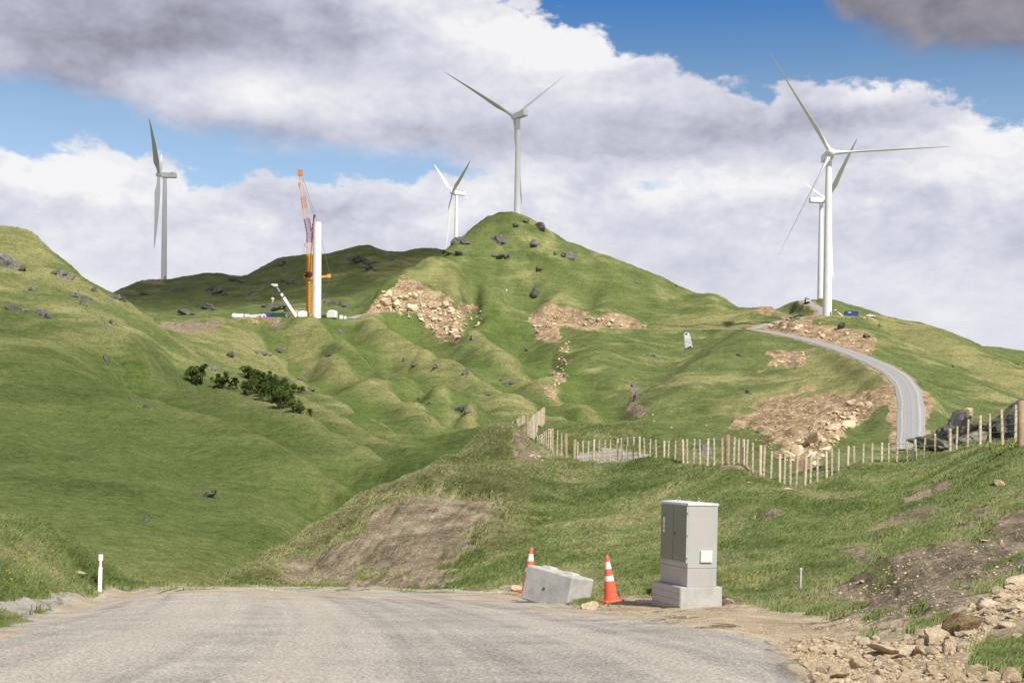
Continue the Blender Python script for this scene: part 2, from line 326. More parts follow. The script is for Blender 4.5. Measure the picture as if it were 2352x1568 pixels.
S = np.r_[np.linspace(math.log(2.5), math.log(8), 40, endpoint=False), np.linspace(math.log(8), math.log(570), 850, endpoint=False), np.linspace(math.log(570), math.log(780), 240, endpoint=False), np.linspace(math.log(780), math.log(1150), 80, endpoint=False), np.linspace(math.log(1150), math.log(6000), 60)]
EL = upsample(coarse, ct, cs, T, S)
NR, NC = EL.shape
Yg = np.exp(S)[:, None]*np.ones((1, NC)); Xg = Yg*T[None]; Zg = EL*Yg
TT = np.broadcast_to(T[None], (NR, NC))
# ---------------------------------------------------------------- soil, rock and gravel patches, roads graded into the ground
# relief first: spurs, gullies and hummocks on the fitted surface
PXg, PYg = to_px(Xg, Yg, Zg)
near = sstep(Yg, 130, 85)
hill = 1-near
w1 = fbm(Xg/120, Yg/120, 3, 5)
a_ = (.40*Yg+.90*Xg)/31+.95*w1; b_ = (.94*Yg-.33*Xg)/170+.5*w1
gul = perlin(a_, b_, 31); gul2 = perlin(a_*2.3+3, b_*2.6, 37)
left = sstep(-Xg-.08*Yg, -10, 30)*sstep(Yg, 460, 380)
aL = (Yg*.44+.90*Xg)/15+.45*w1; bL = (Yg*.9-.44*Xg)/150
gulL = perlin(aL, bL, 41)
rid = lambda n: np.minimum(np.abs(n)*2.6, 1.25)**.8
amp = sstep(Yg, 90, 190)*sstep(Yg, 1300, 700)
keep = 1.0
d_far = amp*keep*((1-left)*((2.6*sstep(Yg, 900, 650)+1.2)*(.35+.65*sstep(PXg, 1560, 1350))*(.75+.5*w1)*.5*rid(gul)+.4*rid(gul2)-1.2)+left*(.8*(1+.5*w1)*rid(gulL)+.2*rid(gul2)-.8))
d_far += hill*((.9-.5*left)*fbm(Xg/16, Yg/16, 4, 51)+.18*fbm(Xg/3.0, Yg/3.0, 5, 9))*sstep(Yg, 80, 160)*keep
Zg = Zg+d_far
PXg, PYg = to_px(Xg, Yg, Zg)
def poly_sd(poly, dmin, dmax):
    """distance (photo units, positive inside) of every terrain point inside a depth range"""
    po = np.array(poly, float); out = np.full((NR, NC), -1e3)
    m = (Yg > dmin) & (Yg < dmax) & (PXg > po[:, 0].min()-60) & (PXg < po[:, 0].max()+60) & (PYg > po[:, 1].min()-60) & (PYg < po[:, 1].max()+60)
    x, y = PXg[m], PYg[m]; ins = np.zeros(len(x), bool); dd = np.full(len(x), 1e9)
    for (x0, y0), (x1, y1) in zip(po, np.roll(po, -1, 0)):
        c = ((y0 > y) != (y1 > y)) & (x < (x1-x0)*(y-y0)/(y1-y0+1e-9)+x0); ins ^= c
        ex, ey = x1-x0, y1-y0; k = np.clip(((x-x0)*ex+(y-y0)*ey)/(ex*ex+ey*ey+1e-9), 0, 1)
        dd = np.minimum(dd, np.hypot(x-x0-k*ex, y-y0-k*ey))
    out[m] = np.where(ins, dd, -dd); return out
LX, LS = Xg, np.log(Yg)
nfar = fbm(Xg/22, Yg/22, 5, 3); nmid = fbm(Xg/3.0, Yg/3.0, 5, 9); nnear = fbm(Xg/.9, Yg/.9, 4, 21)
tan = np.zeros((NR, NC)); brown = tan.copy(); grav = tan.copy(); dry = tan.copy(); lush = tan.copy(); pale = tan.copy(); rock = tan.copy()  # dry also takes the painted sunshine of the right ridge
def patch(ch, poly, d0, d1, soft=10, amp=14, noise=None, k=1.0):
    sd = poly_sd(poly, d0, d1)+(nmid if noise is None else noise)*amp
    np.maximum(ch, sstep(sd, -soft, soft)*k, out=ch)
# quarried scars beside the site road
S1 = [(800, 722), (850, 690), (872, 672), (895, 660), (918, 636), (945, 640), (1000, 667), (1060, 692), (1125, 718), (1090, 722), (1040, 716), (1065, 735), (1060, 785), (1030, 780), (985, 755), (940, 726), (880, 712), (800, 730)]
S1T = [(918, 636), (945, 640), (1000, 667), (1060, 692), (1125, 718), (1060, 704), (1000, 684), (950, 664)]
S2 = [(1195, 742), (1240, 708), (1262, 698), (1300, 702), (1335, 716), (1372, 726), (1400, 713), (1440, 724), (1500, 752), (1440, 758), (1285, 757), (1278, 786), (1245, 778), (1215, 752)]
S2T = [(1240, 708), (1262, 698), (1300, 702), (1335, 716), (1372, 726), (1400, 713), (1440, 724), (1500, 752), (1440, 736), (1400, 726), (1370, 736), (1300, 714)]
S3 = [(1728, 752), (1770, 742), (1800, 730), (1860, 722), (1890, 728), (1870, 740), (1960, 752), (1990, 768), (2012, 784), (2005, 822), (1960, 812), (1900, 790), (1830, 771), (1760, 762)]
S4 = [(1666, 1006), (1690, 962), (1740, 935), (1800, 915), (1900, 900), (2000, 898), (2062, 905), (2058, 930), (2020, 945), (1970, 965), (1930, 1000), (1900, 1040), (1880, 1072), (1800, 1072), (1795, 1022), (1760, 1000), (1715, 985), (1690, 1012)]
patch(tan, S1, 640, 760, 6, 12, nfar); patch(tan, S2, 640, 760, 6, 10, nfar); patch(tan, S3, 430, 740, 6, 8, nfar)
patch(brown, S1T, 640, 760, 5, 4, nfar); patch(brown, S2T, 640, 760, 4, 4, nfar)
patch(brown, [(1880, 780), (1960, 755), (2012, 786), (2005, 822), (1950, 810)], 430, 740, 10, 10, nfar, .8)
patch(tan, S4, 220, 450, 14, 30, nfar, .85); patch(tan, [(1890, 985), (1960, 925), (2010, 905), (2062, 905), (2000, 955), (1930, 1010), (1880, 1060), (1800, 1060), (1830, 1010)], 220, 450, 8, 14, nfar)
patch(dry, [(1640, 940), (1780, 870), (1850, 800), (1950, 830), (2060, 880), (2060, 920), (1900, 920), (1750, 960)], 250, 560, 26, 40, nfar)
patch(tan, [(1740, 850), (1770, 825), (1810, 808), (1870, 806), (1830, 828), (1790, 842)], 350, 620, 6, 24, nfar, .8)
patch(brown, [(372, 742), (400, 737), (515, 738), (500, 752), (440, 765), (380, 758)], 420, 700, 5, 6, nfar); patch(brown, [(575, 742), (655, 742), (640, 756), (600, 752)], 520, 700, 4, 4, nfar)
patch(brown, [(1440, 872), (1462, 880), (1470, 905), (1462, 925), (1492, 940), (1470, 958), (1432, 950), (1440, 930), (1450, 910)], 380, 620, 5, 8, nfar)
patch(tan, [(318, 650), (335, 641), (372, 642), (372, 650)], 900, 1100, 4, 3, nfar); patch(brown, [(345, 641), (376, 638), (378, 650), (345, 650)], 900, 1100, 3, 3, nfar)
patch(tan, [(1725, 722), (1745, 707), (1762, 702), (1780, 712), (1770, 724)], 700, 820, 3, 5, nfar); patch(brown, [(1762, 702), (1810, 722), (1806, 730), (1768, 716)], 700, 820, 3, 3, nfar)
patch(tan, [(1830, 690), (1846, 690), (1858, 704), (1846, 714), (1836, 704)], 700, 860, 3, 3, nfar)
patch(tan, [(1200, 745), (1225, 735), (1285, 752), (1290, 786), (1262, 786)], 560, 720, 6, 10, nfar)
for q in ((1290, 800), (1298, 830), (1285, 862), (1265, 900)): patch(tan, [(q[0]-14, q[1]-6), (q[0]+12, q[1]-8), (q[0]+8, q[1]+10), (q[0]-10, q[1]+8)], 400, 700, 6, 16, nfar, .7)
patch(tan, [(2040, 925), (2066, 905), (2070, 985), (2040, 965)], 280, 400, 8, 14, nfar)
patch(dry, [(2000, 738), (2040, 734), (2150, 760), (2352, 850), (2500, 900), (2500, 960), (2352, 912), (2200, 840), (2130, 812), (2060, 778)], 480, 900, 14, 8, nfar)  # right ridge: its sunshine is painted in with the light dry-grass colour
patch(dry, [(1470, 752), (1560, 725), (1640, 712), (1720, 718), (1730, 745), (1600, 755)], 660, 800, 8, 8, nfar, .6)
patch(dry, [(900, 650), (990, 590), (1100, 650), (1200, 715), (1120, 715), (1000, 660), (930, 632)], 660, 760, 10, 20, nfar, .8)
patch(dry, [(400, 760), (545, 742), (700, 735), (900, 720), (1000, 800), (1060, 900), (900, 960), (760, 900), (560, 855), (450, 800)], 380, 690, 30, 60, nfar, .75)
patch(lush, [(0, 760), (300, 800), (520, 900), (900, 1040), (1000, 1060), (800, 1180), (520, 1345), (0, 1345)], 70, 300, 50, 50, nfar, .55)
patch(dry, [(0, 520), (80, 535), (240, 664), (300, 760), (150, 690), (0, 600)], 250, 420, 20, 60, nfar, .8)
patch(lush, [(780, 1120), (900, 1040), (1000, 1000), (1120, 960), (1180, 985), (1050, 1090), (900, 1160), (720, 1240), (600, 1310)], 90, 330, 24, 20, nfar, 1.0)
# drier, lighter grass along the spur crests, lush grass in the damp hollows behind them
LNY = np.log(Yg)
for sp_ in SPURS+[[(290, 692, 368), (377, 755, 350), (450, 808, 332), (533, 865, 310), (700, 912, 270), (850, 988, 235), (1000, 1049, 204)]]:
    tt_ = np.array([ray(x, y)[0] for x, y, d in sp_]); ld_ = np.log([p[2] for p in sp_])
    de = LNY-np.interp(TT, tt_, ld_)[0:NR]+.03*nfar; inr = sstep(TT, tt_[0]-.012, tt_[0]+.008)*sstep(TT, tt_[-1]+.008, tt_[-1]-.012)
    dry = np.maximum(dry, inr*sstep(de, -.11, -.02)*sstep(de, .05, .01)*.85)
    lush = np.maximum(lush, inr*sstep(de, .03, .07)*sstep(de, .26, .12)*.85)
dry = np.maximum(dry, .7*sstep(Yg, 100, 80))
# foreground
B5 = [(600, 1352), (690, 1292), (780, 1240), (850, 1192), (930, 1150), (1000, 1122), (1050, 1134), (1105, 1150), (1180, 1140), (1150, 1190), (1100, 1240), (1040, 1300), (1000, 1352)]
patch(brown, B5, 36, 75, 16, 40, nmid+.8*nnear)
patch(lush, [(880, 1352), (960, 1300), (1050, 1245), (1075, 1250), (1010, 1320), (985, 1352)], 36, 75, 8, 8, nmid)
patch(brown, [(1870, 1400), (1920, 1335), (1985, 1285), (2080, 1255), (2180, 1230), (2260, 1200), (2352, 1168), (2500, 1110), (2500, 1280), (2352, 1330), (2250, 1390), (2150, 1425), (1950, 1440)], 8, 36, 18, 44, nmid+.9*nnear)
for q in ([(1640, 1236), (1690, 1205), (1770, 1172), (1830, 1165), (1740, 1200), (1660, 1240)], [(1655, 1082), (1700, 1078), (1800, 1092), (1760, 1102), (1690, 1098)], [(2080, 1150), (2180, 1105), (2190, 1115), (2110, 1160)], [(1960, 1230), (2060, 1190), (2080, 1200), (1990, 1240)], [(2060, 1185), (2200, 1130), (2210, 1140), (2100, 1195)],
          [(1160, 1045), (1180, 985), (1215, 985), (1230, 1020), (1330, 1050), (1330, 1062), (1210, 1060)]):
    patch(brown, q, 20, 100, 7, 14, nmid+.6*nnear, .9)
patch(pale, [(1320, 1036), (1400, 1030), (1470, 1034), (1515, 1052), (1460, 1060), (1330, 1062)], 60, 90, 5, 8, nmid)
patch(brown, [(1560, 1030), (1640, 1055), (1700, 1075), (1660, 1085), (1560, 1065)], 55, 95, 6, 10, nmid, .7)
patch(pale, [(-700, 1388), (0, 1380), (130, 1370), (170, 1372), (90, 1405), (0, 1445), (-700, 1500)], 18, 40, 8, 8, nmid+nnear)
patch(brown, [(330, 1328), (510, 1330), (510, 1352), (330, 1356)], 39, 60, 3, 3, nmid)
# gravel road in front: everything inside its edge line
RD = [(-1500, 2200), (-1500, 1480), (-700, 1470), (0, 1438), (60, 1416), (150, 1383), (240, 1361), (330, 1350), (600, 1340), (900, 1344), (1180, 1360), (1300, 1376), (1400, 1392), (1520, 1412), (1680, 1432), (1780, 1452), (1830, 1500), (1860, 1568), (1950, 1800), (2100, 2200)]
sdr = poly_sd([(x, y) for x, y in RD], 0, 42)
sdr = np.where(Yg < 9.0, np.maximum(sdr, np.where((Xg > -14) & (Xg < 2.2), 100, -60)), sdr)
inroad = sstep(sdr+nnear*12+nmid*16, -16, 18)
grav = np.maximum(grav, inroad)
edge = sstep(sdr, 75, 0)*inroad
rtan = np.clip(edge*(.75+.6*nmid), 0, 1)                        # sandy margin
patch(tan, [(1100, 1352), (1200, 1342), (1340, 1368), (1440, 1372), (1500, 1380), (1700, 1390), (1900, 1420), (2000, 1440), (1880, 1490), (1800, 1478), (1680, 1450), (1520, 1428), (1400, 1408), (1180, 1372)], 12, 36, 8, 8, nmid+nnear, 1.0)
tan = np.maximum(tan, rtan*.8)
patch(brown, [(1370, 1388), (1390, 1374), (1500, 1370), (1660, 1370), (1750, 1380), (1765, 1392), (1640, 1402), (1480, 1402)], 18, 32, 5, 6, nnear, 1.0)
patch(tan, [(1800, 1480), (1850, 1462), (1960, 1465), (2050, 1470), (2120, 1440), (2180, 1415), (2260, 1370), (2400, 1300), (2400, 1420), (2280, 1450), (2240, 1480), (2180, 1510), (2230, 1535), (2400, 1540), (2400, 1700), (1890, 1700), (1850, 1530)], 5, 40, 8, 8, nmid, 1.0)
patch(tan, [(1760, 1470), (1860, 1445), (2000, 1440), (2150, 1410), (2260, 1350), (2352, 1300), (2500, 1250), (2500, 1420), (2352, 1450), (2240, 1470), (2200, 1530), (2300, 1560), (2300, 1700), (1880, 1700), (1850, 1560)], 6, 26, 12, 22, nmid+nnear, .9)
patch(tan, [(760, 1350), (1100, 1352), (1400, 1390), (1700, 1438), (1480, 1440), (1200, 1398), (950, 1368)], 14, 42, 14, 20, nmid+nnear, .55)
tall = np.exp(-((poly_sd(B5, 36, 75)+6)/22)**2)*sstep(PYg, 1330, 1240)
# far site roads: grade the ground to the centre line
def grade(pts, w, shoulder):
    q = np.array([P(*p) for p in pts])
    den = []
    for a, b in zip(q[:-1], q[1:]):
        n = max(1, int(np.linalg.norm(b-a)/4)); den += [a+(b-a)*i/n for i in range(n)]
    den = np.array(den+[q[-1]])
    for _ in range(6): den[1:-1] = (den[:-2]+2*den[1:-1]+den[2:])/4
    m = (Yg > den[:, 1].min()-30) & (Yg < den[:, 1].max()+30) & (Xg > den[:, 0].min()-30) & (Xg < den[:, 0].max()+30)
    x, y = Xg[m], Yg[m]; bd = np.full(len(x), 1e9); bz = np.zeros(len(x))
    for (x0, y0, z0), (x1, y1, z1) in zip(den[:-1], den[1:]):
        ex, ey = x1-x0, y1-y0; k = np.clip(((x-x0)*ex+(y-y0)*ey)/(ex*ex+ey*ey+1e-9), 0, 1)
        dd = np.hypot(x-x0-k*ex, y-y0-k*ey); c = dd < bd; bd[c] = dd[c]; bz[c] = (z0+k*(z1-z0))[c]
    f = sstep(bd, w+shoulder, w)
    Zg[m] = Zg[m]*(1-f)+(bz-.05)*f
    D = np.full((NR, NC), 1e3); D[m] = bd
    return den, D
# ---- relief added on top of the fitted surface
crag = tan*hill*sstep(Yg, 200, 300)
blocky = np.abs(perlin(Xg/9, Yg/9+Zg/6, 61))*2+np.abs(perlin(Xg/4, Yg/4+Zg/3, 62))
d_far = crag*(blocky-1.0)*1.3*(Yg > 200)
d_near = near*((1-grav)*(1-.6*tan)*(1-.7*pale)*(.4+.6*sstep(PXg,200,500))*(.16*fbm(Xg/2.2, Yg/2.2, 4, 71)+.35*fbm(Xg/9, Yg/9, 2, 72)*sstep(Yg, 22, 45))+grav*.02*nmid)
fencezone = sstep(np.abs(Yg-58), 40, 10)
Zg = Zg+d_far+d_near
ROADC, dR1 = grade(ROAD, 4.6, 7); ROADC2, dR2 = grade(ROAD2, 4.0, 5)
dR = np.minimum(dR1, dR2)
patch_r = sstep(dR+nfar*1.6, 5.6, 4.0)
tan = np.maximum(tan, patch_r*.75)
# level pads under the crane and the near turbine
def pad(px, py, d, rx, ry, zoff=0):
    global Zg
    c = P(px, py, d); q = np.hypot((Xg-c.x)/rx, (Yg-c.y)/ry); f = sstep(q, 1.25, .92)
    Zg = Zg*(1-f)+(c.z+zoff)*f; return c, f
padC, fC = pad(655, 739, 674, 36, 25); padT, fT = pad(1915, 731, 655, 20, 14)
padL, fL = pad(365, 645, 1003, 14, 10)
tan = np.maximum(tan, np.maximum(fC, fT)*.7*sstep(nfar, -.6, .2))
PXg, PYg = to_px(Xg, Yg, Zg)
Eg = Zg/Yg
cummax = np.maximum.accumulate(Eg, axis=0)
def hit(px, py, dmin=0, dmax=1e9):
    """first ground point met by the sight line through a photo pixel"""
    t, e = ray(px, py); c = np.clip(np.interp(t, T, np.arange(NC)), 0, NC-2); i = int(c); k = c-i
    col = Eg[:, i]*(1-k)+Eg[:, i+1]*k; yy = Yg[:, 0]
    ok = np.where((col >= e) & (yy > dmin) & (yy < dmax))[0]
    if len(ok) == 0: j = NR-2; 
    else: j = ok[0]
    if j > 0 and col[j] > col[j-1]:
        q = np.clip((e-col[j-1])/(col[j]-col[j-1]), 0, 1); y = yy[j-1]+(yy[j]-yy[j-1])*q
    else: y = yy[j]
    return Vector((t*y, y, ground(t*y, y)))
def ground(x, y):
    c = np.clip(np.interp(x/y, T, np.arange(NC)), 0, NC-1.01); r = np.clip(np.interp(math.log(y), S, np.arange(NR)), 0, NR-1.01)
    i, j = int(c), int(r); k, l = c-i, r-j
    return (Zg[j, i]*(1-k)+Zg[j, i+1]*k)*(1-l)+(Zg[j+1, i]*(1-k)+Zg[j+1, i+1]*k)*l

# ---------------------------------------------------------------- terrain material and meshes
def terrain_material():
    m = bpy.data.materials.new('terrain'); m.use_nodes = True; nt = m.node_tree; nt.nodes.clear(); g = NT(nt)
    out = g.n('ShaderNodeOutputMaterial'); b = g.n('ShaderNodeBsdfPrincipled'); g.L.new(b.outputs[0], out.inputs[0])
    b.inputs['Roughness'].default_value = .95; b.inputs['Specular IOR Level'].default_value = .15
    geo = g.n('ShaderNodeNewGeometry'); p = geo.outputs['Position']
    a1 = g.n('ShaderNodeAttribute', attribute_name='soil'); a2 = g.n('ShaderNodeAttribute', attribute_name='cover')
    s1 = g.n('ShaderNodeSeparateColor'); g.L.new(a1.outputs['Color'], s1.inputs[0]); s2 = g.n('ShaderNodeSeparateColor'); g.L.new(a2.outputs['Color'], s2.inputs[0])
    tanm, brm, grm = s1.outputs; dry_litm, lushm, palem = s2.outputs
    sp = g.n('ShaderNodeSeparateXYZ'); g.L.new(p, sp.inputs[0])
    big = g.noise(p, .012, 4, .5); mid = g.noise(p, .07, 8, .6); fine = g.noise(p, .9, 8, .66); vfine = g.noise(p, 9, 6, .7)
    cont = g.noise(g.vmap(p, (.05, .05, .95)), 1.0, 7, .62, .4)           # sheep tracks along the contours
    grain = g.noise(p, 3.6, 6, .78)
    n = g.m('ADD', g.m('MULTIPLY', grain, .34), g.m('ADD', g.m('MULTIPLY', mid, .30), g.m('ADD', g.m('MULTIPLY', fine, .34), g.m('MULTIPLY', cont, .17))))   # ~ .57
    grass = g.ramp(n, [(.44, (.036, .052, .016)), (.53, (.085, .114, .034)), (.58, (.118, .150, .048)), (.64, (.165, .188, .070)), (.73, (.235, .24, .115))])
    dcol = g.ramp(n, [(.44, (.095, .100, .034)), (.54, (.185, .188, .072)), (.62, (.26, .252, .110)), (.72, (.36, .335, .165))])  # dry grass; light end raised to paint sun on the right ridge
    lcol = g.ramp(n, [(.44, (.024, .048, .010)), (.54, (.070, .112, .024)), (.62, (.108, .152, .038)), (.72, (.155, .19, .062))])
    dry_litf = g.m('ADD', dry_litm, g.m('MULTIPLY', g.m('SUBTRACT', 1.0, lushm), g.ss(g.m('ADD', big, g.m('MULTIPLY', g.m('SUBTRACT', mid, .5), .7)), .50, .72)), clamp=True)
    c = g.mix(dry_litf, grass, dcol); c = g.mix(g.m('MULTIPLY', lushm, 1.0), c, lcol)
    thr = lambda mask, k=2.2: g.ss(g.m('ADD', mask, g.m('MULTIPLY', g.m('SUBTRACT', g.m('ADD', g.m('MULTIPLY', fine, .55), g.m('ADD', g.m('MULTIPLY', mid, .3), g.m('MULTIPLY', grain, .15))), .5), k)), .36, .64)
    # stony ground
    vr = g.n('ShaderNodeTexVoronoi', feature='DISTANCE_TO_EDGE'); wv = g.n('ShaderNodeVectorMath', operation='ADD'); g.L.new(p, wv.inputs[0]); wn = g.n('ShaderNodeTexNoise'); g.L.new(p, wn.inputs['Vector']); wn.inputs['Scale'].default_value = .6; wn.inputs['Detail'].default_value = 4; ws = g.n('ShaderNodeVectorMath', operation='SCALE'); g.L.new(wn.outputs['Color'], ws.inputs[0]); ws.inputs[3].default_value = 1.6; g.L.new(ws.outputs[0], wv.inputs[1]); g.L.new(wv.outputs[0], vr.inputs['Vector']); vr.inputs['Scale'].default_value = .75
    crack = g.ss(vr.outputs['Distance'], .0, .16)
    strat = g.noise(g.vmap(p, (.16, .16, .45)), 1.0, 9, .7, .5)
    tcol = g.ramp(g.m('ADD', g.m('MULTIPLY', strat, .6), g.m('MULTIPLY', fine, .42)), [(.38, (.10, .066, .036)), (.46, (.25, .175, .10)), (.54, (.40, .30, .19)), (.64, (.58, .47, .33))])
    tcol = g.mix(g.m('MULTIPLY', g.m('SUBTRACT', 1.0, crack), .55), tcol, (.13, .09, .055))
    sn = g.noise(p, 34, 3, .7)
    sand = g.ramp(g.m('ADD', g.m('MULTIPLY', sn, .6), g.m('MULTIPLY', fine, .4)), [(.36, (.21, .165, .105)), (.5, (.40, .33, .23)), (.66, (.58, .50, .38))])
    tcol = g.mix(g.m('MULTIPLY', g.ss(sp.outputs[1], 60.0, 42.0), .85), tcol, sand)
    bn = g.m('ADD', g.m('MULTIPLY', fine, .5), g.m('MULTIPLY', vfine, .5))
    bcol = g.ramp(bn, [(.37, (.062, .050, .034)), (.46, (.165, .132, .090)), (.54, (.265, .215, .150)), (.64, (.42, .355, .265))])
    fv = g.n('ShaderNodeCombineXYZ'); g.L.new(g.m('SUBTRACT', sp.outputs[0], g.m('MULTIPLY', sp.outputs[1], .22)), fv.inputs[0]); g.L.new(g.m('MULTIPLY', sp.outputs[1], .09), fv.inputs[1])
    fall = g.noise(fv.outputs[0], 1.5, 7, .66, .25)
    bcol = g.mix(g.ss(fall, .50, .66), bcol, g.ramp(bn, [(.37, (.13, .105, .074)), (.5, (.31, .255, .182)), (.63, (.49, .42, .315))]))
    bcol = g.mix(g.m('MULTIPLY', g.ss(fall, .47, .36), .8), bcol, g.ramp(bn, [(.36, (.035, .040, .018)), (.5, (.085, .095, .038)), (.65, (.16, .165, .075))]))
    brm2 = g.m('MULTIPLY', brm, g.lin(fall, .34, .44, .55, 1.0)); c = g.mix(thr(brm2), c, bcol); c = g.mix(thr(tanm), c, tcol)
    # road gravel with wheel tracks that follow the road
    q = g.m('ADD', sp.outputs[0], g.m('ADD', g.m('MULTIPLY', sp.outputs[1], .02), g.m('MULTIPLY', g.m('MULTIPLY', sp.outputs[1], sp.outputs[1]), .0042)))
    cb = g.n('ShaderNodeCombineXYZ'); g.L.new(q, cb.inputs[0]); g.L.new(g.m('MULTIPLY', sp.outputs[1], .018), cb.inputs[1])
    tr = g.noise(cb.outputs[0], .85, 4, .6, .25); tr2 = g.noise(cb.outputs[0], 3.2, 4, .6)
    stone = g.n('ShaderNodeTexVoronoi'); g.L.new(p, stone.inputs['Vector']); stone.inputs['Scale'].default_value = 26
    gcol = g.ramp(g.m('ADD', g.m('MULTIPLY', sn, .62), g.m('ADD', g.m('MULTIPLY', fine, .2), g.m('MULTIPLY', tr2, .18))), [(.36, (.098, .092, .083)), (.455, (.255, .240, .218)), (.54, (.39, .37, .338)), (.63, (.63, .60, .55))])
    trk = g.m('MULTIPLY', g.ss(g.m('ADD', tr, g.m('MULTIPLY', g.m('SUBTRACT', fine, .5), .10)), .44, .62), .7)
    gcol = g.mix(trk, gcol, g.ramp(sn, [(.36, (.25, .228, .19)), (.5, (.44, .41, .355)), (.68, (.62, .58, .51))]))
    gcol = g.mix(g.m('MULTIPLY', g.ss(g.m('ADD', tanm, g.m('MULTIPLY', g.m('SUBTRACT', fine, .5), 1.1)), .25, .75), .85), gcol, sand)
    c = g.mix(g.ss(grm, .3, .7), c, gcol)
    pcol = g.ramp(bn, [(.36, (.16, .15, .13)), (.5, (.34, .32, .28)), (.66, (.52, .49, .43))])
    c = g.mix(thr(palem, .6), c, pcol)
    g.L.new(c, b.inputs['Base Color'])
    bump = g.n('ShaderNodeBump'); bump.inputs['Strength'].default_value = .55; bump.inputs['Distance'].default_value = .35
    hN = g.m('ADD', g.m('MULTIPLY', fine, 1.0), g.m('ADD', g.m('MULTIPLY', cont, .8), g.m('MULTIPLY', mid, 2.0)))
    hN = g.m('ADD', g.m('MULTIPLY', hN, g.m('SUBTRACT', 1.0, g.ss(grm, .3, .7))), g.m('MULTIPLY', g.m('MULTIPLY', sn, .07), 1.0))
    hN = g.m('ADD', hN, g.m('ADD', g.m('MULTIPLY', g.m('MULTIPLY', strat, tanm), 2.2), g.m('MULTIPLY', g.m('MULTIPLY', g.m('ADD', fall, g.m('MULTIPLY', vfine, .25)), brm), 1.6)))
    g.L.new(hN, bump.inputs['Height']); g.L.new(bump.outputs[0], b.inputs['Normal'])
    return m
TERR = terrain_material()
def grid_mesh(name, fmask):
    """the faces of the ground grid chosen by fmask, as an object of its own"""
    jj, ii = np.where(fmask); v = np.stack([jj*NC+ii, jj*NC+ii+1, (jj+1)*NC+ii+1, (jj+1)*NC+ii], 1)
    used, inv = np.unique(v.ravel(), return_inverse=True); nf = len(v)
    me = bpy.data.meshes.new(name); me.vertices.add(len(used)); me.loops.add(nf*4); me.polygons.add(nf)
    co = np.stack([Xg.ravel()[used], Yg.ravel()[used], Zg.ravel()[used]], 1).astype(np.float32)
    me.vertices.foreach_set('co', co.ravel()); me.loops.foreach_set('vertex_index', inv.astype(np.int32))
    me.polygons.foreach_set('loop_start', np.arange(0, nf*4, 4, dtype=np.int32)); me.polygons.foreach_set('loop_total', np.full(nf, 4, np.int32))
    me.polygons.foreach_set('use_smooth', np.ones(nf, bool)); me.update(calc_edges=True)
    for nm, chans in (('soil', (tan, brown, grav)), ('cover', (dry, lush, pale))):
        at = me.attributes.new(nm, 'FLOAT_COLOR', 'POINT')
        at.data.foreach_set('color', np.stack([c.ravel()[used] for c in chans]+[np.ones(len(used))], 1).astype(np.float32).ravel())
    me.materials.append(TERR)
    o = bpy.data.objects.new(name, me); C.objects.link(o); o['kind'] = 'structure'; return o
fm = lambda a: (a[:-1, :-1]+a[1:, :-1]+a[:-1, 1:]+a[1:, 1:])/4
roadf = (fm(inroad) > .5) & (Yg[:-1, :-1] < 43)
nearf = (Yg[:-1, :-1] < 105) & ~roadf
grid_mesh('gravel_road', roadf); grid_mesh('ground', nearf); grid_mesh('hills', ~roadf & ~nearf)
# ---------------------------------------------------------------- object helpers
def mat(name, col, rough=.6, metal=0.0, var=.12, scale=6.0, spec=.4, dirt=None, dscale=1.5, bump=0.0, bscale=30):
    m = bpy.data.materials.new(name); m.use_nodes = True; nt = m.node_tree; g = NT(nt)
    b = nt.nodes['Principled BSDF']; b.inputs['Roughness'].default_value = rough; b.inputs['Metallic'].default_value = metal
    b.inputs['Specular IOR Level'].default_value = spec
    tc = g.n('ShaderNodeTexCoord'); p = tc.outputs['Object']
    n = g.noise(p, scale, 6, .65)
    lo = tuple(c*(1-var*1.6) for c in col); hi = tuple(min(1, c*(1+var)) for c in col)
    c = g.ramp(n, [(.32, lo), (.5, col), (.7, hi)])
    if dirt:
        dn = g.noise(p, dscale, 7, .68, .5); c = g.mix(g.m('MULTIPLY', g.ss(dn, .48, .68), .75), c, dirt)
    g.L.new(c, b.inputs['Base Color'])
    if bump:
        bp = g.n('ShaderNodeBump'); bp.inputs['Strength'].default_value = bump; bp.inputs['Distance'].default_value = .02
        g.L.new(g.noise(p, bscale, 6, .7), bp.inputs['Height']); g.L.new(bp.outputs[0], b.inputs['Normal'])
    return m
def tag(o, label, cat, group=None, kind=None):
    o['label'] = label; o['category'] = cat
    if group: o['group'] = group
    if kind: o['kind'] = kind
    return o
def thing(name, loc, label, cat, group=None, rot=(0, 0, 0)):
    o = bpy.data.objects.new(name, None); C.objects.link(o); o.empty_display_size = .2
    o.location = loc; o.rotation_euler = rot; return tag(o, label, cat, group)
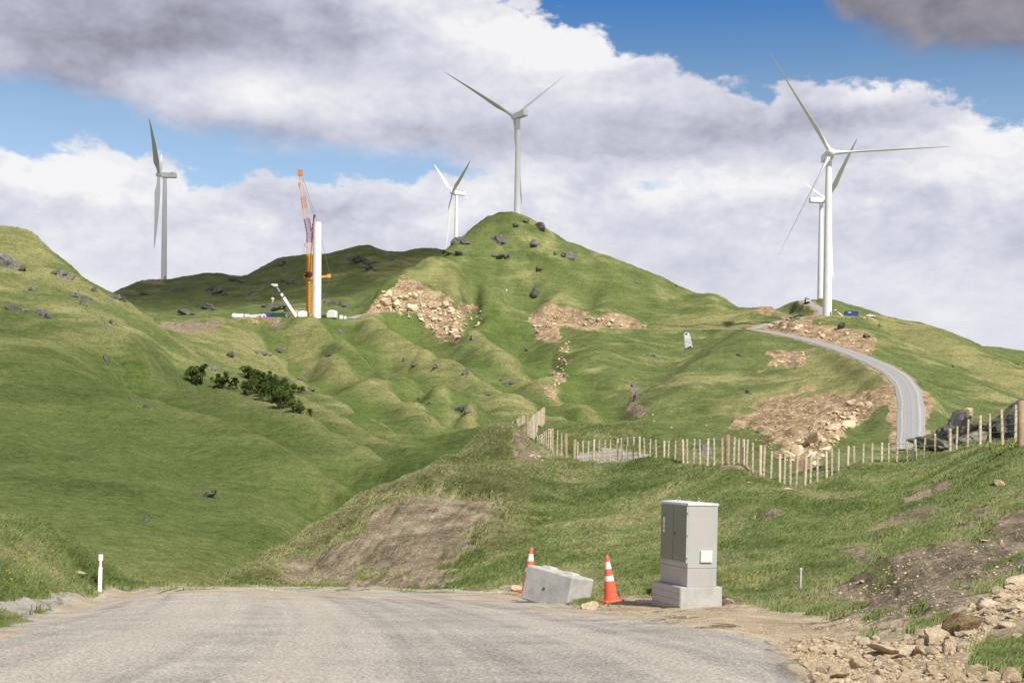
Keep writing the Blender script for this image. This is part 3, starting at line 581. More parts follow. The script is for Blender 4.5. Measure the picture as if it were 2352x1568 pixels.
class MB:
    def __init__(s): s.v = []; s.f = []; s.sm = []
    def add(s, vs, fs, smooth=False, M=None):
        o = len(s.v); s.v += [tuple(M @ Vector(v)) if M else tuple(v) for v in vs]
        s.f += [tuple(i+o for i in f) for f in fs]; s.sm += [smooth]*len(fs); return s
    def box(s, c, sz, M=None, taper=1.0):
        x, y, z = (k/2 for k in sz); vs = []
        for dz in (-1, 1):
            k = taper if dz > 0 else 1
            for dx, dy in ((-1, -1), (1, -1), (1, 1), (-1, 1)): vs.append((c[0]+dx*x*k, c[1]+dy*y*k, c[2]+dz*z))
        return s.add(vs, [(3, 2, 1, 0), (4, 5, 6, 7), (0, 1, 5, 4), (1, 2, 6, 5), (2, 3, 7, 6), (3, 0, 4, 7)], M=M)
    def bar(s, a, b, w, h=None, n=4):
        """beam with n-sided section between two points"""
        a, b = Vector(a), Vector(b); d = (b-a).normalized(); h = h or w
        up = Vector((0, 0, 1)) if abs(d.z) < .95 else Vector((0, 1, 0))
        x = d.cross(up).normalized(); y = x.cross(d)
        ph = math.pi/4 if n == 4 else 0; k = math.sqrt(2) if n == 4 else 1
        vs = [p+x*math.cos(2*math.pi*i/n+ph)*w/2*k+y*math.sin(2*math.pi*i/n+ph)*h/2*k for p in (a, b) for i in range(n)]
        fs = [(i, (i+1) % n, n+(i+1) % n, n+i) for i in range(n)]+[tuple(range(n-1, -1, -1)), tuple(range(n, 2*n))]
        return s.add(vs, fs, n > 6)
    def tube(s, pts, r, n=8, cap=True):
        """loft of circles: pts = list of (point, radius)"""
        vs = []; m = len(pts)
        for i in range(m):
            p = Vector(pts[i][0]); q0 = Vector(pts[max(0, i-1)][0]); q1 = Vector(pts[min(m-1, i+1)][0])
            d = (q1-q0).normalized(); up = Vector((0, 0, 1)) if abs(d.z) < .9 else Vector((0, 1, 0))
            x = d.cross(up).normalized(); y = x.cross(d); rr = pts[i][1]*r
            vs += [p+x*math.cos(2*math.pi*k/n)*rr+y*math.sin(2*math.pi*k/n)*rr for k in range(n)]
        fs = [(j*n+k, j*n+(k+1) % n, (j+1)*n+(k+1) % n, (j+1)*n+k) for j in range(m-1) for k in range(n)]
        s.add(vs, fs, True)
        if cap: s.add(vs[:n], [tuple(range(n-1, -1, -1))]); s.add(vs[-n:], [tuple(range(n))])
        return s
    def lathe(s, prof, n=24, M=None, smooth=True):
        vs = [(r*math.cos(2*math.pi*k/n), r*math.sin(2*math.pi*k/n), z) for r, z in prof for k in range(n)]
        m = len(prof); fs = [(j*n+k, j*n+(k+1) % n, (j+1)*n+(k+1) % n, (j+1)*n+k) for j in range(m-1) for k in range(n)]
        s.add(vs, fs, smooth, M); s.add(vs[:n], [tuple(range(n-1, -1, -1))], False, M); s.add(vs[-n:], [tuple(range(n))], False, M); return s
    def prism(s, poly, y0, y1, M=None):
        """outline in X-Z pushed along Y"""
        n = len(poly); vs = [(x, y0, z) for x, z in poly]+[(x, y1, z) for x, z in poly]
        return s.add(vs, [tuple(range(n)), tuple(range(2*n-1, n-1, -1))]+[((i+1) % n, i, n+i, n+(i+1) % n) for i in range(n)], M=M)
    def build(s, name, m, parent=None, bevel=0.0, loc=None, rot=None, seg=2):
        me = bpy.data.meshes.new(name); me.from_pydata(s.v, [], s.f); me.update()
        me.polygons.foreach_set('use_smooth', s.sm)
        bm = bmesh.new(); bm.from_mesh(me); bmesh.ops.recalc_face_normals(bm, faces=bm.faces); bm.to_mesh(me); bm.free()
        me.materials.append(m); o = bpy.data.objects.new(name, me); C.objects.link(o)
        if parent: o.parent = parent
        if loc is not None: o.location = loc
        if rot is not None: o.rotation_euler = rot
        if bevel:
            b = o.modifiers.new('bevel', 'BEVEL'); b.width = bevel; b.segments = seg; b.limit_method = 'ANGLE'; b.angle_limit = R(35)
        return o
def mesh_np(name, co, faces_n, m, smooth=False):
    """mesh from a vertex array cut into polygons of faces_n corners"""
    nv = len(co); nf = nv//faces_n; me = bpy.data.meshes.new(name)
    me.vertices.add(nv); me.loops.add(nv); me.polygons.add(nf)
    me.vertices.foreach_set('co', co.astype(np.float32).ravel()); me.loops.foreach_set('vertex_index', np.arange(nv, dtype=np.int32))
    me.polygons.foreach_set('loop_start', np.arange(0, nv, faces_n, dtype=np.int32)); me.polygons.foreach_set('loop_total', np.full(nf, faces_n, np.int32))
    me.polygons.foreach_set('use_smooth', np.full(nf, smooth)); me.update(calc_edges=True); me.materials.append(m)
    o = bpy.data.objects.new(name, me); C.objects.link(o); return o

# ---------------------------------------------------------------- far roads
def ribbon(name, den, w, m, lift):
    n = len(den); vs = []; K = 9
    tg = np.gradient(den[:, :2], axis=0); tg /= np.linalg.norm(tg, axis=1)[:, None]+1e-9
    for i in range(n):
        for k in range(K):
            s_ = (k/(K-1)-.5)*w*(1+.06*math.sin(i*1.7+k)); x = den[i, 0]-tg[i, 1]*s_; y = den[i, 1]+tg[i, 0]*s_
            vs.append((x, y, den[i, 2]+lift-(.25 if k in (0, K-1) else 0)+(.06 if k in (2, 6) else 0)))
    fs = [(i*K+k, i*K+k+1, (i+1)*K+k+1, (i+1)*K+k) for i in range(n-1) for k in range(K-1)]
    mb = MB().add(vs, fs, True); o = mb.build(name, m); o['kind'] = 'structure'
    uv = o.data.attributes.new('across', 'FLOAT', 'POINT'); uv.data.foreach_set('value', np.tile(np.linspace(-1, 1, K), n).astype(np.float32)); return o
def road_mat():
    m = bpy.data.materials.new('road gravel'); m.use_nodes = True; g = NT(m.node_tree); b = m.node_tree.nodes['Principled BSDF']; b.inputs['Roughness'].default_value = .95
    geo = g.n('ShaderNodeNewGeometry'); p = geo.outputs['Position']; a = g.n('ShaderNodeAttribute', attribute_name='across')
    ac = a.outputs['Fac']; n = g.noise(p, .35, 7, .65); n2 = g.noise(p, 2.5, 5, .7)
    wob = g.m('ADD', ac, g.m('MULTIPLY', g.m('SUBTRACT', n, .5), .35))
    cb = g.n('ShaderNodeCombineXYZ'); g.L.new(g.m('MULTIPLY', ac, 5.0), cb.inputs[0]); g.L.new(g.m('MULTIPLY', n, .6), cb.inputs[1])
    st = g.noise(cb.outputs[0], 1.6, 3, .6)
    c = g.ramp(g.m('ADD', g.m('MULTIPLY', st, .6), g.m('MULTIPLY', n2, .4)), [(.35, (.20, .20, .20)), (.5, (.29, .288, .285)), (.65, (.36, .352, .34))])
    line_ = g.m('SUBTRACT', 1.0, g.ss(g.m('ABSOLUTE', g.m('SUBTRACT', g.m('ABSOLUTE', wob), .62)), .0, .075))
    c = g.mix(g.m('MULTIPLY', line_, .6), c, (.52, .50, .46))
    g.L.new(c, b.inputs['Base Color']); return m
RM = road_mat()
ribbon('access_road', ROADC[::2], 6.6, RM, .28); ribbon('site_track', ROADC2[::2], 5.4, RM, .26)

# ---------------------------------------------------------------- wind turbines
WHITE = mat('turbine white', (.74, .75, .75), .38, 0, .03, .05, .5, (.62, .62, .60), .15)
WHITE2 = mat('blade white', (.70, .71, .72), .35, 0, .03, .1, .5)
GREYT = mat('dark fitting', (.09, .095, .10), .5)
def blade_mesh(L=58.0):
    me = MB(); n = 16; st = 26; vs = []
    for i in range(st+1):
        u = i/st; z = 1.2+(L-1.2)*u
        if u < .05: ch, th = 2.3, 2.3
        elif u < .22: k = (u-.05)/.17; k = k*k*(3-2*k); ch, th = 2.3+1.8*k, 2.3-1.25*k
        else: k = (u-.22)/.78; ch, th = 4.1*(1-k)**.82+.35, (1.05*(1-k)**1.1+.10)
        if i == st: ch, th = .25, .06
        tw = R(14)*(1-u)**2-R(2); pb = -2.8*u*u                 # pre-bend towards the wind
        for k in range(n):
            a = 2*math.pi*k/n; x = math.cos(a)*ch/2; y = math.sin(a)*th/2*(1 if u < .06 else (.55+.45*math.cos(a*.5)**2))
            x -= ch*.18*min(1, u/.2)
            vs.append((x*math.cos(tw)-y*math.sin(tw)+pb, x*math.sin(tw)+y*math.cos(tw), z))
    fs = [(j*n+k, j*n+(k+1) % n, (j+1)*n+(k+1) % n, (j+1)*n+k) for j in range(st) for k in range(n)]
    me.add(vs, fs, True); me.add(vs[-n:], [tuple(range(n))]); return me
_b = blade_mesh().build('blade', WHITE2); BLADE = _b.data; bpy.data.objects.remove(_b)
def turbine(base, H, yaw_dir, angles, label, sink=2.0, scale=1.0):
    t = thing('wind_turbine', base, label, 'wind turbine', 'white wind turbines on the hills'); t.scale = (scale,)*3
    ax, ay = Vector(yaw_dir).normalized(); ang = math.atan2(ay, ax)
    MB().lathe([(2.25, -sink), (2.25, 0), (2.2, 8), (2.0, H*.4), (1.72, H*.75), (1.45, H-2.2)], 40).build('tower', WHITE, t)
    MB().lathe([(2.32, -sink), (2.32, .5), (2.26, .55)], 40).build('base_flange', WHITE, t)
    MB().box((0, -2.28, 2.0), (.9, .08, 2.1)).build('door', GREYT, t, loc=(0, 0, 0), rot=(0, 0, .6))
    nac = MB().prism([(-8.6, -1.75), (2.4, -1.9), (2.7, -1.4), (2.7, 1.5), (2.2, 1.95), (-8.2, 1.95), (-8.9, 1.5), (-8.9, -1.2)], -1.95, 1.95).build('nacelle', WHITE, t, .35, (0, 0, H), (0, 0, ang), 3)
    MB().box((-5.5, 0, 2.15), (2.6, 2.6, .4)).box((-7.8, .6, 2.6), (.08, .08, 1.3)).box((-7.8, -.6, 2.6), (.08, .08, 1.3)).build('cooler', GREYT, nac)
    hb = MB().lathe([(1.5, -1.6), (1.9, -1.2), (2.05, 0), (1.9, 1.1), (1.4, 1.9), (.7, 2.35), (.05, 2.5)], 28, Matrix.Rotation(R(90), 4, 'Y')).build('hub', WHITE, t, loc=(ax*4.5, ay*4.5, H+.3), rot=(0, 0, ang))
    h = Vector((-ay, ax, 0)); 
    if h.x < 0: h = -h
    A = Vector((-ax, -ay, 0))
    for th in angles:
        z = (h*math.sin(R(th))+Vector((0, 0, 1))*math.cos(R(th))).normalized(); y = z.cross(A)
        b = bpy.data.objects.new('blade', BLADE); C.objects.link(b); b.parent = t
        M = Matrix((A, y, z)).transposed().to_4x4(); M.translation = Vector((ax*4.5, ay*4.5, H+.3)); b.matrix_local = M
    return t
def at_hub(hx, hy, d, H, yd):
    """tower foot for a hub seen at a photo point, the tower standing H below it"""
    a = Vector(yd).normalized(); p = P(hx, hy, d); return Vector((p.x-a.x*4.5, p.y-a.y*4.5, p.z-H-.3))
turbine(at_hub(1909, 351, 641, 80.5, (0, -1)), 80.5, (0, -1), (87, 207, 327), 'nearest wind turbine at right, three thin blades spread facing the camera', 4, 1.0)
turbine(at_hub(1181, 268, 868, 81, (-.588, .809)), 81, (-.588, .809), (171, 291, 51), 'wind turbine behind the tall grassy peak in the middle with two raised blades', 30)
turbine(at_hub(365, 401, 1008, 81, (-.985, -.174)), 81, (-.985, -.174), (58, 178, 298), 'wind turbine at far left on the dark ridge, one dark blade pointing up', 8)
turbine(at_hub(1039, 442, 1290, 81, (-.914, -.407)), 81, (-.914, -.407), (189, 309, 69), 'smallest wind turbine, half hidden left of the tall grassy peak', 40)
turbine(at_hub(1900, 460, 950, 81, (.99, .14)), 81, (.99, .14), (54, 174, 294), 'wind turbine standing half hidden right behind the nearest turbine tower', 30)

# unfinished tower
pt = P(727, 735, 658); pt.z = max(pt.z, ground(pt.x, pt.y))
ut = thing('tower_section', pt, 'unfinished white turbine tower without head beside the orange crane', 'turbine tower')
MB().lathe([(2.3, -2), (2.3, .3), (2.27, 16.3), (2.16, 32.6), (2.06, 48.6)], 40).build('tower_shell', WHITE, ut)
for z, r in ((5.4, 2.33), (16.3, 2.3), (32.6, 2.2), (48.3, 2.12)): MB().lathe([(r-.03, z-.12), (r+.0, z-.1), (r, z+.1), (r-.03, z+.12)], 40).build('flange', WHITE, ut)

# ---------------------------------------------------------------- lattice boom crane
YEL = mat('crane yellow', (.72, .36, .045), .5, 0, .1, .4); ORG = mat('crane orange', (.62, .22, .05), .5, 0, .15, .3); MAR = mat('crane maroon', (.20, .025, .045), .5, 0, .15, .5)
PALEL = mat('crane pale lattice', (.70, .52, .42), .5, 0, .1, .5); CABLE = mat('cable', (.16, .15, .15), .6); BLK = mat('black machinery', (.025, .027, .03), .6); GLS = mat('dark glass', (.03, .04, .05), .12, 0, .02, 3, .6)
def lattice(p0, p1, w0, w1, bays, side=None):
    p0, p1 = Vector(p0), Vector(p1); d = (p1-p0).normalized(); sd = Vector(side or (0, 1, 0)); x = d.cross(sd).normalized(); y = x.cross(d)
    mb = MB(); c = lambda k, i: (p0+(p1-p0)*k)+(x*((1, 1, -1, -1)[i])+y*((1, -1, -1, 1)[i]))*(w0+(w1-w0)*k)/2
    for i in range(4): mb.bar(c(0, i), c(1, i), .17, n=6)
    for b in range(bays):
        for i in range(4):
            j = (i+1) % 4; k0, k1 = b/bays, (b+1)/bays
            mb.bar(c(k0, i), c(k1, j), .08, n=4); mb.bar(c(k1, i), c(k1, j), .08, n=4)
    return mb
DC = 672
def Lp(px, py, d, base): return P(px, py, d)-base
cb0 = P(708, 727, DC); cb0.z = ground(cb0.x, cb0.y)
cr = thing('lattice_crane', cb0, 'tall orange and maroon lattice boom crane standing behind the unfinished tower', 'crane')
q = lambda px, py, dd=0: Lp(px, py, DC+dd, cb0)
trk = MB()
for sx in (-3.2, 3.2): trk.prism([(-5, .2), (-4.3, 0), (4.3, 0), (5, .2), (5.2, .8), (4.4, 1.4), (-4.4, 1.4), (-5.2, .8)], -.7, .7, Matrix.Translation((0, sx, 0)))
trk.build('crawler_track', BLK, cr, .05)
MB().box((0, 0, 1.9), (6, 5.4, 1.0)).box((-1, 0, 3.2), (7.5, 3.4, 1.8)).build('upper_body', YEL, cr, .08)
MB().box((3.6, -1.9, 3.4), (2.0, 1.4, 1.9)).build('cab', GLS, cr, .1)
MB().box((-5.6, 0, 3.6), (2.0, 5.6, 3.6)).build('counterweight', PALEL, cr, .06)
lb = lattice(q(711, 722), q(709.5, 642), 2.7, 2.7, 12)
lb.box(tuple((q(711, 722)+q(709.5, 642))/2), (1.7, 1.7, 16)); lb.build('lower_boom', YEL, cr)
lattice(q(709.5, 638), q(709.6, 626), 2.8, 2.8, 3).box(tuple(q(709.6, 632)), (2.2, 2.2, 2.2)).build('boom_joint', MAR, cr)
lattice(q(709.6, 626), q(710, 582), 2.7, 2.6, 9).box(tuple(q(709.8, 604)), (1.5, 1.5, 9.0)).build('middle_boom', YEL, cr)
lattice(q(710, 582), q(710.4, 558), 2.6, 2.5, 7).build('middle_lattice', PALEL, cr)
lattice(q(710.4, 558), q(710.4, 536), 2.5, 2.5, 7).build('upper_lattice', MAR, cr)
lattice(q(710.4, 536), q(704.6, 503), 2.4, 2.8, 9).build('jib_foot', MAR, cr)
lattice(q(704.6, 503), q(700.5, 480), 2.8, 2.5, 7).build('jib_lattice', PALEL, cr)
lattice(q(700.5, 480), q(696, 452), 2.5, 2.2, 9).build('jib_section', ORG, cr)
lattice(q(696, 452), q(690.5, 404), 2.2, 1.7, 16).build('jib_top', PALEL, cr)
MB().box(tuple(q(689.6, 397)), (2.3, 2.0, 3.0)).bar(q(688, 398), q(686.5, 390), .3).bar(q(692, 398), q(693, 388), .25).build('jib_head', ORG, cr, .1)
am = MB(); a0 = q(711, 636)
for s_ in (-.7, .7): am.bar(a0+Vector((0, s_, 0)), q(721, 496)+Vector((0, s_, 0)), .38)
am.bar(q(721, 496)+Vector((0, -.8, 0)), q(724, 494)+Vector((0, .8, 0)), .6).bar(q(713, 530), q(719, 521), .4).bar(q(724, 494), q(717, 519), .3); am.build('mast_strut', MAR, cr)
ro = MB()
for s_ in (-.6, .6):
    ro.bar(q(724, 494)+Vector((0, s_, 0)), q(693, 402)+Vector((0, s_, 0)), .10).bar(q(721, 496)+Vector((0, s_, 0)), q(697, 430)+Vector((0, s_, 0)), .08).bar(q(724, 494)+Vector((0, s_, 0)), q(759, 634)+Vector((0, s_, 0)), .07)
    ro.bar(q(700, 635)+Vector((0, s_, 0)), q(698, 563), .07).bar(q(702, 640)+Vector((0, s_, 0)), q(704, 715)+Vector((0, s_, 0)), .08).bar(q(759, 638)+Vector((0, s_, 0)), q(736, 700)+Vector((0, s_, 0)), .07)
ro.build('pendant_ropes', CABLE, cr)
MB().bar(q(709, 571), q(698, 563), .35).bar(q(698, 563), q(702, 559), .3).build('fly_strut', ORG, cr)
MB().bar(q(700, 632), q(711, 639), 1.5, 1.3).bar(q(711, 639), q(757, 634), 1.1, 1.2).box(tuple(q(756, 634)), (1.8, 1.5, 1.9)).box(tuple(q(701, 634)), (1.5, 1.5, 2.4)).build('counter_mast', YEL, cr, .05)
hk = q(688, 424); MB().box(tuple(hk), (1.0, .8, 1.9)).bar(hk+Vector((0, 0, .9)), q(688.6, 402), .09).bar(hk-Vector((0, 0, .9)), hk-Vector((0, 0, 2.4)), .3).build('hook_block', ORG, cr, .1)

# ---------------------------------------------------------------- white telescopic crane
WHC = mat('crane white', (.72, .72, .73), .4, 0, .05, 1); LGR = mat('crane grey', (.28, .29, .30), .5, 0, .08, 1); RED = mat('red paint', (.55, .06, .04), .5); TYRE = mat('tyre rubber', (.02, .02, .021), .85)
def wheel_row(mb, xs, y, r, w):
    for x in xs: mb.lathe([(r*.55, -w/2), (r*.92, -w/2), (r, -w*.35), (r, w*.35), (r*.92, w/2), (r*.55, w/2)], 14, Matrix.Translation((x, y, r)) @ Matrix.Rotation(R(90), 4, 'X'))
def mobile_crane(base, tip, root, label, s=1.0, extra=True):
    t = thing('mobile_crane', base, label, 'crane'); tip, root = tip-base, root-base
    MB().box((0, 0, 1.15*s), (9.0*s, 2.5*s, .8*s)).build('chassis', WHC, t, .06)
    MB().prism([(-4.8*s, .6*s), (-4.8*s, 1.6*s), (-4.5*s, 2.6*s), (-2.9*s, 2.6*s), (-2.7*s, .6*s)], -1.25*s, 1.25*s).build('cab', WHC, t, .08)
    MB().box((-4.68*s, 0, 2.05*s), (.1, 2.2*s, .8*s)).box((-3.7*s, -1.24*s, 2.1*s), (1.1*s, .08, .7*s)).build('cab_window', GLS, t)
    MB().box((2.2*s, 0, 2.3*s), (3.6*s, 2.4*s, 1.5*s)).box((4.0*s, 0, 2.4*s), (1.0*s, 2.5*s, 1.3*s)).build('superstructure', LGR, t, .06)
    for y in (-1.05*s, 1.05*s):
        for x in (-3.6*s, -2.0*s, 1.4*s, 3.0*s):
            m_ = MB(); wheel_row(m_, [x], y, .62*s, .5*s); m_.build('wheel', TYRE, t)
    d = (tip-root); 
    MB().bar(root, root+d*.62, 1.35*s, 1.5*s).build('boom', WHC, t, .08)
    MB().bar(root+d*.58, root+d*.66, 1.0*s, 1.15*s).build('boom_collar', BLK, t, .04); MB().bar(root+d*.655, root+d*.74, 1.2*s, 1.3*s).build('boom_stage', WHC, t, .05); MB().bar(root+d*.735, root+d*.79, 1.0*s, 1.1*s).build('boom_collar', BLK, t, .04)
    MB().bar(root+d*.78, tip, .65*s, .75*s).build('boom_tip', LGR, t, .04)
    hd = MB().box(tuple(tip), (2.2*s, 1.2*s, 1.2*s)).bar(tip+Vector((.5*s, 0, 0)), tip+Vector((-2.0*s, 0, .35*s)), .8*s); hd.build('boom_head', WHC, t, .1)
    MB().bar(root+Vector((-3.0*s, 0, -1.0*s)), root+d*.52, .4*s, n=10).build('luffing_cylinder', LGR, t)
    if extra:
        h = Vector((tip.x-1.4*s, tip.y, tip.z-7.6*s)); MB().bar(tip+Vector((-1.4*s, 0, 0)), h, .06).build('hoist_rope', CABLE, t)
        MB().lathe([(.2, -1.3), (.35, -1.0), (.55, 0), (.85, .7), (.8, 1.2), (.4, 1.4)], 12, Matrix.Translation(h)).build('hook_block', PALEL, t)
    return t
def gpt(px, py, d, dz=0):
    p = P(px, py, d); p.z = ground(p.x, p.y)+dz; return p
mobile_crane(gpt(672, 736, 660), P(633, 655, 655), P(681, 728, 658), 'white telescopic mobile crane with raised boom beside the green container')

# ---------------------------------------------------------------- things lying on the crane platform
BLUE = mat('container blue', (.035, .075, .22), .5, 0, .12, .8, dirt=(.05, .06, .12)); GREEN = mat('container green', (.02, .075, .055), .5, 0, .12, .8, dirt=(.03, .05, .04)); NAVY = mat('container bright blue', (.03, .07, .26), .5, 0, .1, .8); YLW = mat('yellow sign', (.75, .68, .10), .5); STEEL = mat('steel', (.35, .36, .37), .45, .6)
def container(p, L, W, H, m, label, rot, sign=None):
    t = thing('shipping_container', p, label, 'container', None, (0, 0, rot)); b = MB(); n = int(L/.28)
    # corrugated long walls
    vs = []; fs = []
    for s_ in (-1, 1):
        o = len(vs); prof = []
        for i in range(n):
            x = -L/2+.1+(L-.2)*i/n; w = (L-.2)/n
            prof += [(x, 0), (x+w*.3, 0), (x+w*.5, .05), (x+w*.8, .05)]
        prof.append((L/2-.1, 0))
        for x, y in prof: vs += [(x, s_*(W/2-.06)-s_*y, .15), (x, s_*(W/2-.06)-s_*y, H-.15)]
        fs += [(o+2*i, o+2*i+2, o+2*i+3, o+2*i+1) for i in range(len(prof)-1)]
    b.add(vs, fs); b.box((0, 0, H-.1), (L-.1, W-.06, .1)).box((0, 0, .12), (L-.1, W-.06, .1)).box((L/2-.08, 0, H/2), (.06, W-.1, H-.2)); b.build('walls', m, t)
    fr = MB()
    for sx in (-1, 1):
        for sy in (-1, 1): fr.box((sx*(L/2-.08), sy*(W/2-.08), H/2), (.16, .16, H))
    for z in (.08, H-.08):
        for s_ in (-1, 1): fr.box((0, s_*(W/2-.05), z), (L-.33, .1, .15)); fr.box((s_*(L/2-.05), 0, z), (.1, W-.33, .15))
    fr.build('frame', m, t)
    MB().box((-L/2+.04, -W/4+.02, H/2), (.06, W/2-.15, H-.36)).box((-L/2+.04, W/4-.02, H/2), (.06, W/2-.15, H-.36)).build('door', m, t)
    if sign: MB().box(sign[0], sign[1]).build('sign', YLW, t)
    return t
container(gpt(616, 738, 657), 6.06, 2.44, 2.6, BLUE, 'blue shipping container standing end to end with a green one', .04)
gc = container(gpt(640, 738, 656), 6.06, 2.44, 2.6, GREEN, 'dark green shipping container left of the white telescopic crane', .02)
cw = thing('tower_section_lying', gpt(625, 733, 675), 'white tube section of a turbine tower lying behind the two containers', 'tower section')
MB().lathe([(2.15, -5), (2.1, 5)], 32, Matrix.Translation((0, 0, 2.3)) @ Matrix.Rotation(R(90), 4, 'Y') @ Matrix.Rotation(0, 4, 'Z')).build('shell', WHITE, cw); cw.rotation_euler = (0, 0, R(-38))
MB().lathe([(2.25, -5.06), (2.3, -4.9), (2.25, -4.7)], 32, Matrix.Translation((0, 0, 2.3)) @ Matrix.Rotation(R(90), 4, 'Y')).build('end_flange', YEL, cw)
MB().lathe([(.05, -5.08), (1.9, -5.09)], 32, Matrix.Translation((0, 0, 2.3)) @ Matrix.Rotation(R(90), 4, 'Y')).build('end_cover', LGR, cw)
na = thing('hub_cover', gpt(545, 736, 664), 'smooth white rounded hub cover with long neck at the left end of the platform', 'turbine part')
MB().lathe([(.1, -3.0), (.9, -2.85), (1.5, -2.3), (1.7, -1.5), (1.45, -.6), (1.3, .2), (1.35, 3.0), (1.2, 3.2)], 28, Matrix.Translation((0, 0, 1.5)) @ Matrix.Rotation(R(90), 4, 'Y')).build('shell', WHITE, na)
MB().box((-.5, 0, .12), (4.6, 1.8, .3)).build('cradle', BLK, na)
nb = thing('generator_cover', gpt(567, 736, 664), 'white rounded generator cover lashed with black straps beside the hub cover', 'turbine part')
MB().lathe([(.9, -1.5), (1.25, -1.2), (1.3, 0), (1.2, 1.3), (.9, 1.5)], 24, Matrix.Translation((0, 0, 1.45)) @ Matrix.Rotation(R(90), 4, 'Y')).build('shell', WHITE, nb)
for x in (-1.25, .4): MB().lathe([(1.33, x), (1.34, x+.05), (1.33, x+.22)], 24, Matrix.Translation((0, 0, 1.45)) @ Matrix.Rotation(R(90), 4, 'Y')).build('strap', BLK, nb)
bl = thing('lying_blade', gpt(582, 737, 660), 'white turbine blade lying on the platform with its pointed tip to the right', 'turbine blade')
o = bpy.data.objects.new('shell', BLADE); C.objects.link(o); o.parent = bl; o.matrix_local = Matrix.Translation((-4, 0, 1.1)) @ Matrix.Rotation(R(86), 4, 'Y') @ Matrix.Scale(.24, 4)
MB().box((-2, 0, .35), (.5, 1.6, .8)).build('stand', BLK, bl); MB().box((4, 0, .35), (.5, 1.4, .8)).build('stand', BLK, bl)
b2 = thing('blade_root', gpt(576, 737, 670), 'short white blade roots stacked behind the lying blade', 'turbine part')
MB().lathe([(.9, -2), (.95, 0), (.6, 2.6)], 20, Matrix.Translation((0, 0, 1.2)) @ Matrix.Rotation(R(80), 4, 'Y')).lathe([(.7, -2), (.7, 0), (.3, 4.5)], 20, Matrix.Translation((2, .4, 1.8)) @ Matrix.Rotation(R(68), 4, 'Y')).build('shell', WHITE, b2)
def nacelle_box(p, L, H, label, rot):
    t = thing('nacelle_cover', p, label, 'turbine part', None, (0, 0, rot))
    MB().prism([(-L/2, .2), (-L/2-.3, H*.5), (-L/2+.5, H*.93), (0, H), (L/2-.3, H*.95), (L/2, H*.8), (L/2, .2)], -1.8, 1.8).build('shell', WHITE, t, .5, seg=4)
    MB().box((0, 0, .1), (L*.9, 3, .3)).build('cradle', BLK, t); return t
nacelle_box(gpt(695, 736, 657), 4.6, 3.9, 'white nacelle cover sitting at the left foot of the unfinished tower', .15)
nacelle_box(gpt(763, 740, 656), 4.6, 4.3, 'white nacelle cover right of the unfinished tower', -.25)
nr = thing('equipment_frame', gpt(784, 741, 657), 'small white equipment crates right of the right-hand nacelle cover', 'equipment'); MB().box((0, 0, 1.0), (1.8, 1.6, 1.9)).box((2.0, .3, .8), (1.6, 1.4, 1.5)).build('crate', WHC, nr, .05)
for x in (-1.2, 1.2, 3.1): MB().box((x, -.9, 1.2), (.12, .12, 2.4)).build('post', BLK, nr)
pl = thing('welding_shed', gpt(606, 740, 655), 'small orange and white site shelter left of the blue container', 'site shelter'); MB().prism([(-1.1, 0), (-1.1, 1.5), (0, 2.1), (1.1, 1.5), (1.1, 0)], -.8, .8).build('cover', WHC, pl, .05); MB().box((.2, -.85, .55), (1.2, .08, .9)).build('tarpaulin', RED, pl)
gb_ = thing('generator_set', gpt(746, 737, 661), 'dark grey generator set right behind the foot of the unfinished tower', 'generator'); MB().box((0, 0, 1.3), (3.2, 1.8, 2.3)).build('housing', GREYT, gb_, .06); MB().box((.8, 0, 2.7), (.2, .2, .6)).build('exhaust', STEEL, gb_); MB().box((-.3, -.93, 1.4), (1.6, .05, 1.2)).build('louvre', BLK, gb_)

# ---------------------------------------------------------------- site around the near turbine
container(gpt(1955, 734, 646), 6.4, 2.44, 2.6, NAVY, 'bright blue shipping container right of the nearest turbine tower', 0, ((-1.1, -1.26, 1.9), (1.5, .04, .45)))
mobile_crane(gpt(1936, 731, 660), P(1919, 712, 660), P(1937, 727, 660), 'small white crane with short raised boom beside the bright blue container', .42, False)
def vehicle(p, rot, body, label, L=4.9, W=1.85, ute=True, cat='pickup'):
    t = thing('utility_vehicle', p, label, cat, None, (0, 0, rot))
    prof = [(-L/2, .45), (-L/2, 1.05), (-L*.17, 1.1), (-L*.12, 1.75), (L*.14, 1.75), (L*.27, 1.12), (L/2-.1, 1.0), (L/2, .5)] if ute else [(-L/2, .45), (-L/2, 1.5), (-L/2+.3, 1.8), (L*.14, 1.75), (L*.27, 1.12), (L/2-.1, 1.0), (L/2, .5)]
    MB().prism(prof, -W/2, W/2).build('body', body, t, .08)
    MB().prism([(-L*.10, 1.18), (-L*.07, 1.64), (L*.12, 1.64), (L*.22, 1.18)], -W/2-.012, W/2+.012).build('side_window', GLS, t)
    for y in (-W/2+.1, W/2-.1):
        for x in (-L*.32, L*.31):
            m_ = MB(); wheel_row(m_, [x], y, .38, .26); m_.build('wheel', TYRE, t)
    return t
DKV = mat('dark vehicle paint', (.03, .05, .05), .35, 0, .05, 1, .6)
vehicle(gpt(1824, 728, 705, .1), .1, DKV, 'dark utility vehicle, left of the pair parked beside the near turbine mound'); vehicle(gpt(1838, 726, 715, .1), -.2, DKV, 'dark utility vehicle with flat tail, right of the pair beside the near turbine mound')
vehicle(gpt(1998, 737, 650, .1), .3, WHC, 'small white pickup parked on the pad right of the bright blue container')
tr = thing('mixer_truck', P(1854, 704, 768), 'white truck coming down the gravel track behind the near turbine mound', 'truck', None, (0, 0, R(-90)))
tr.location.z = ground(tr.location.x, tr.location.y)+.3
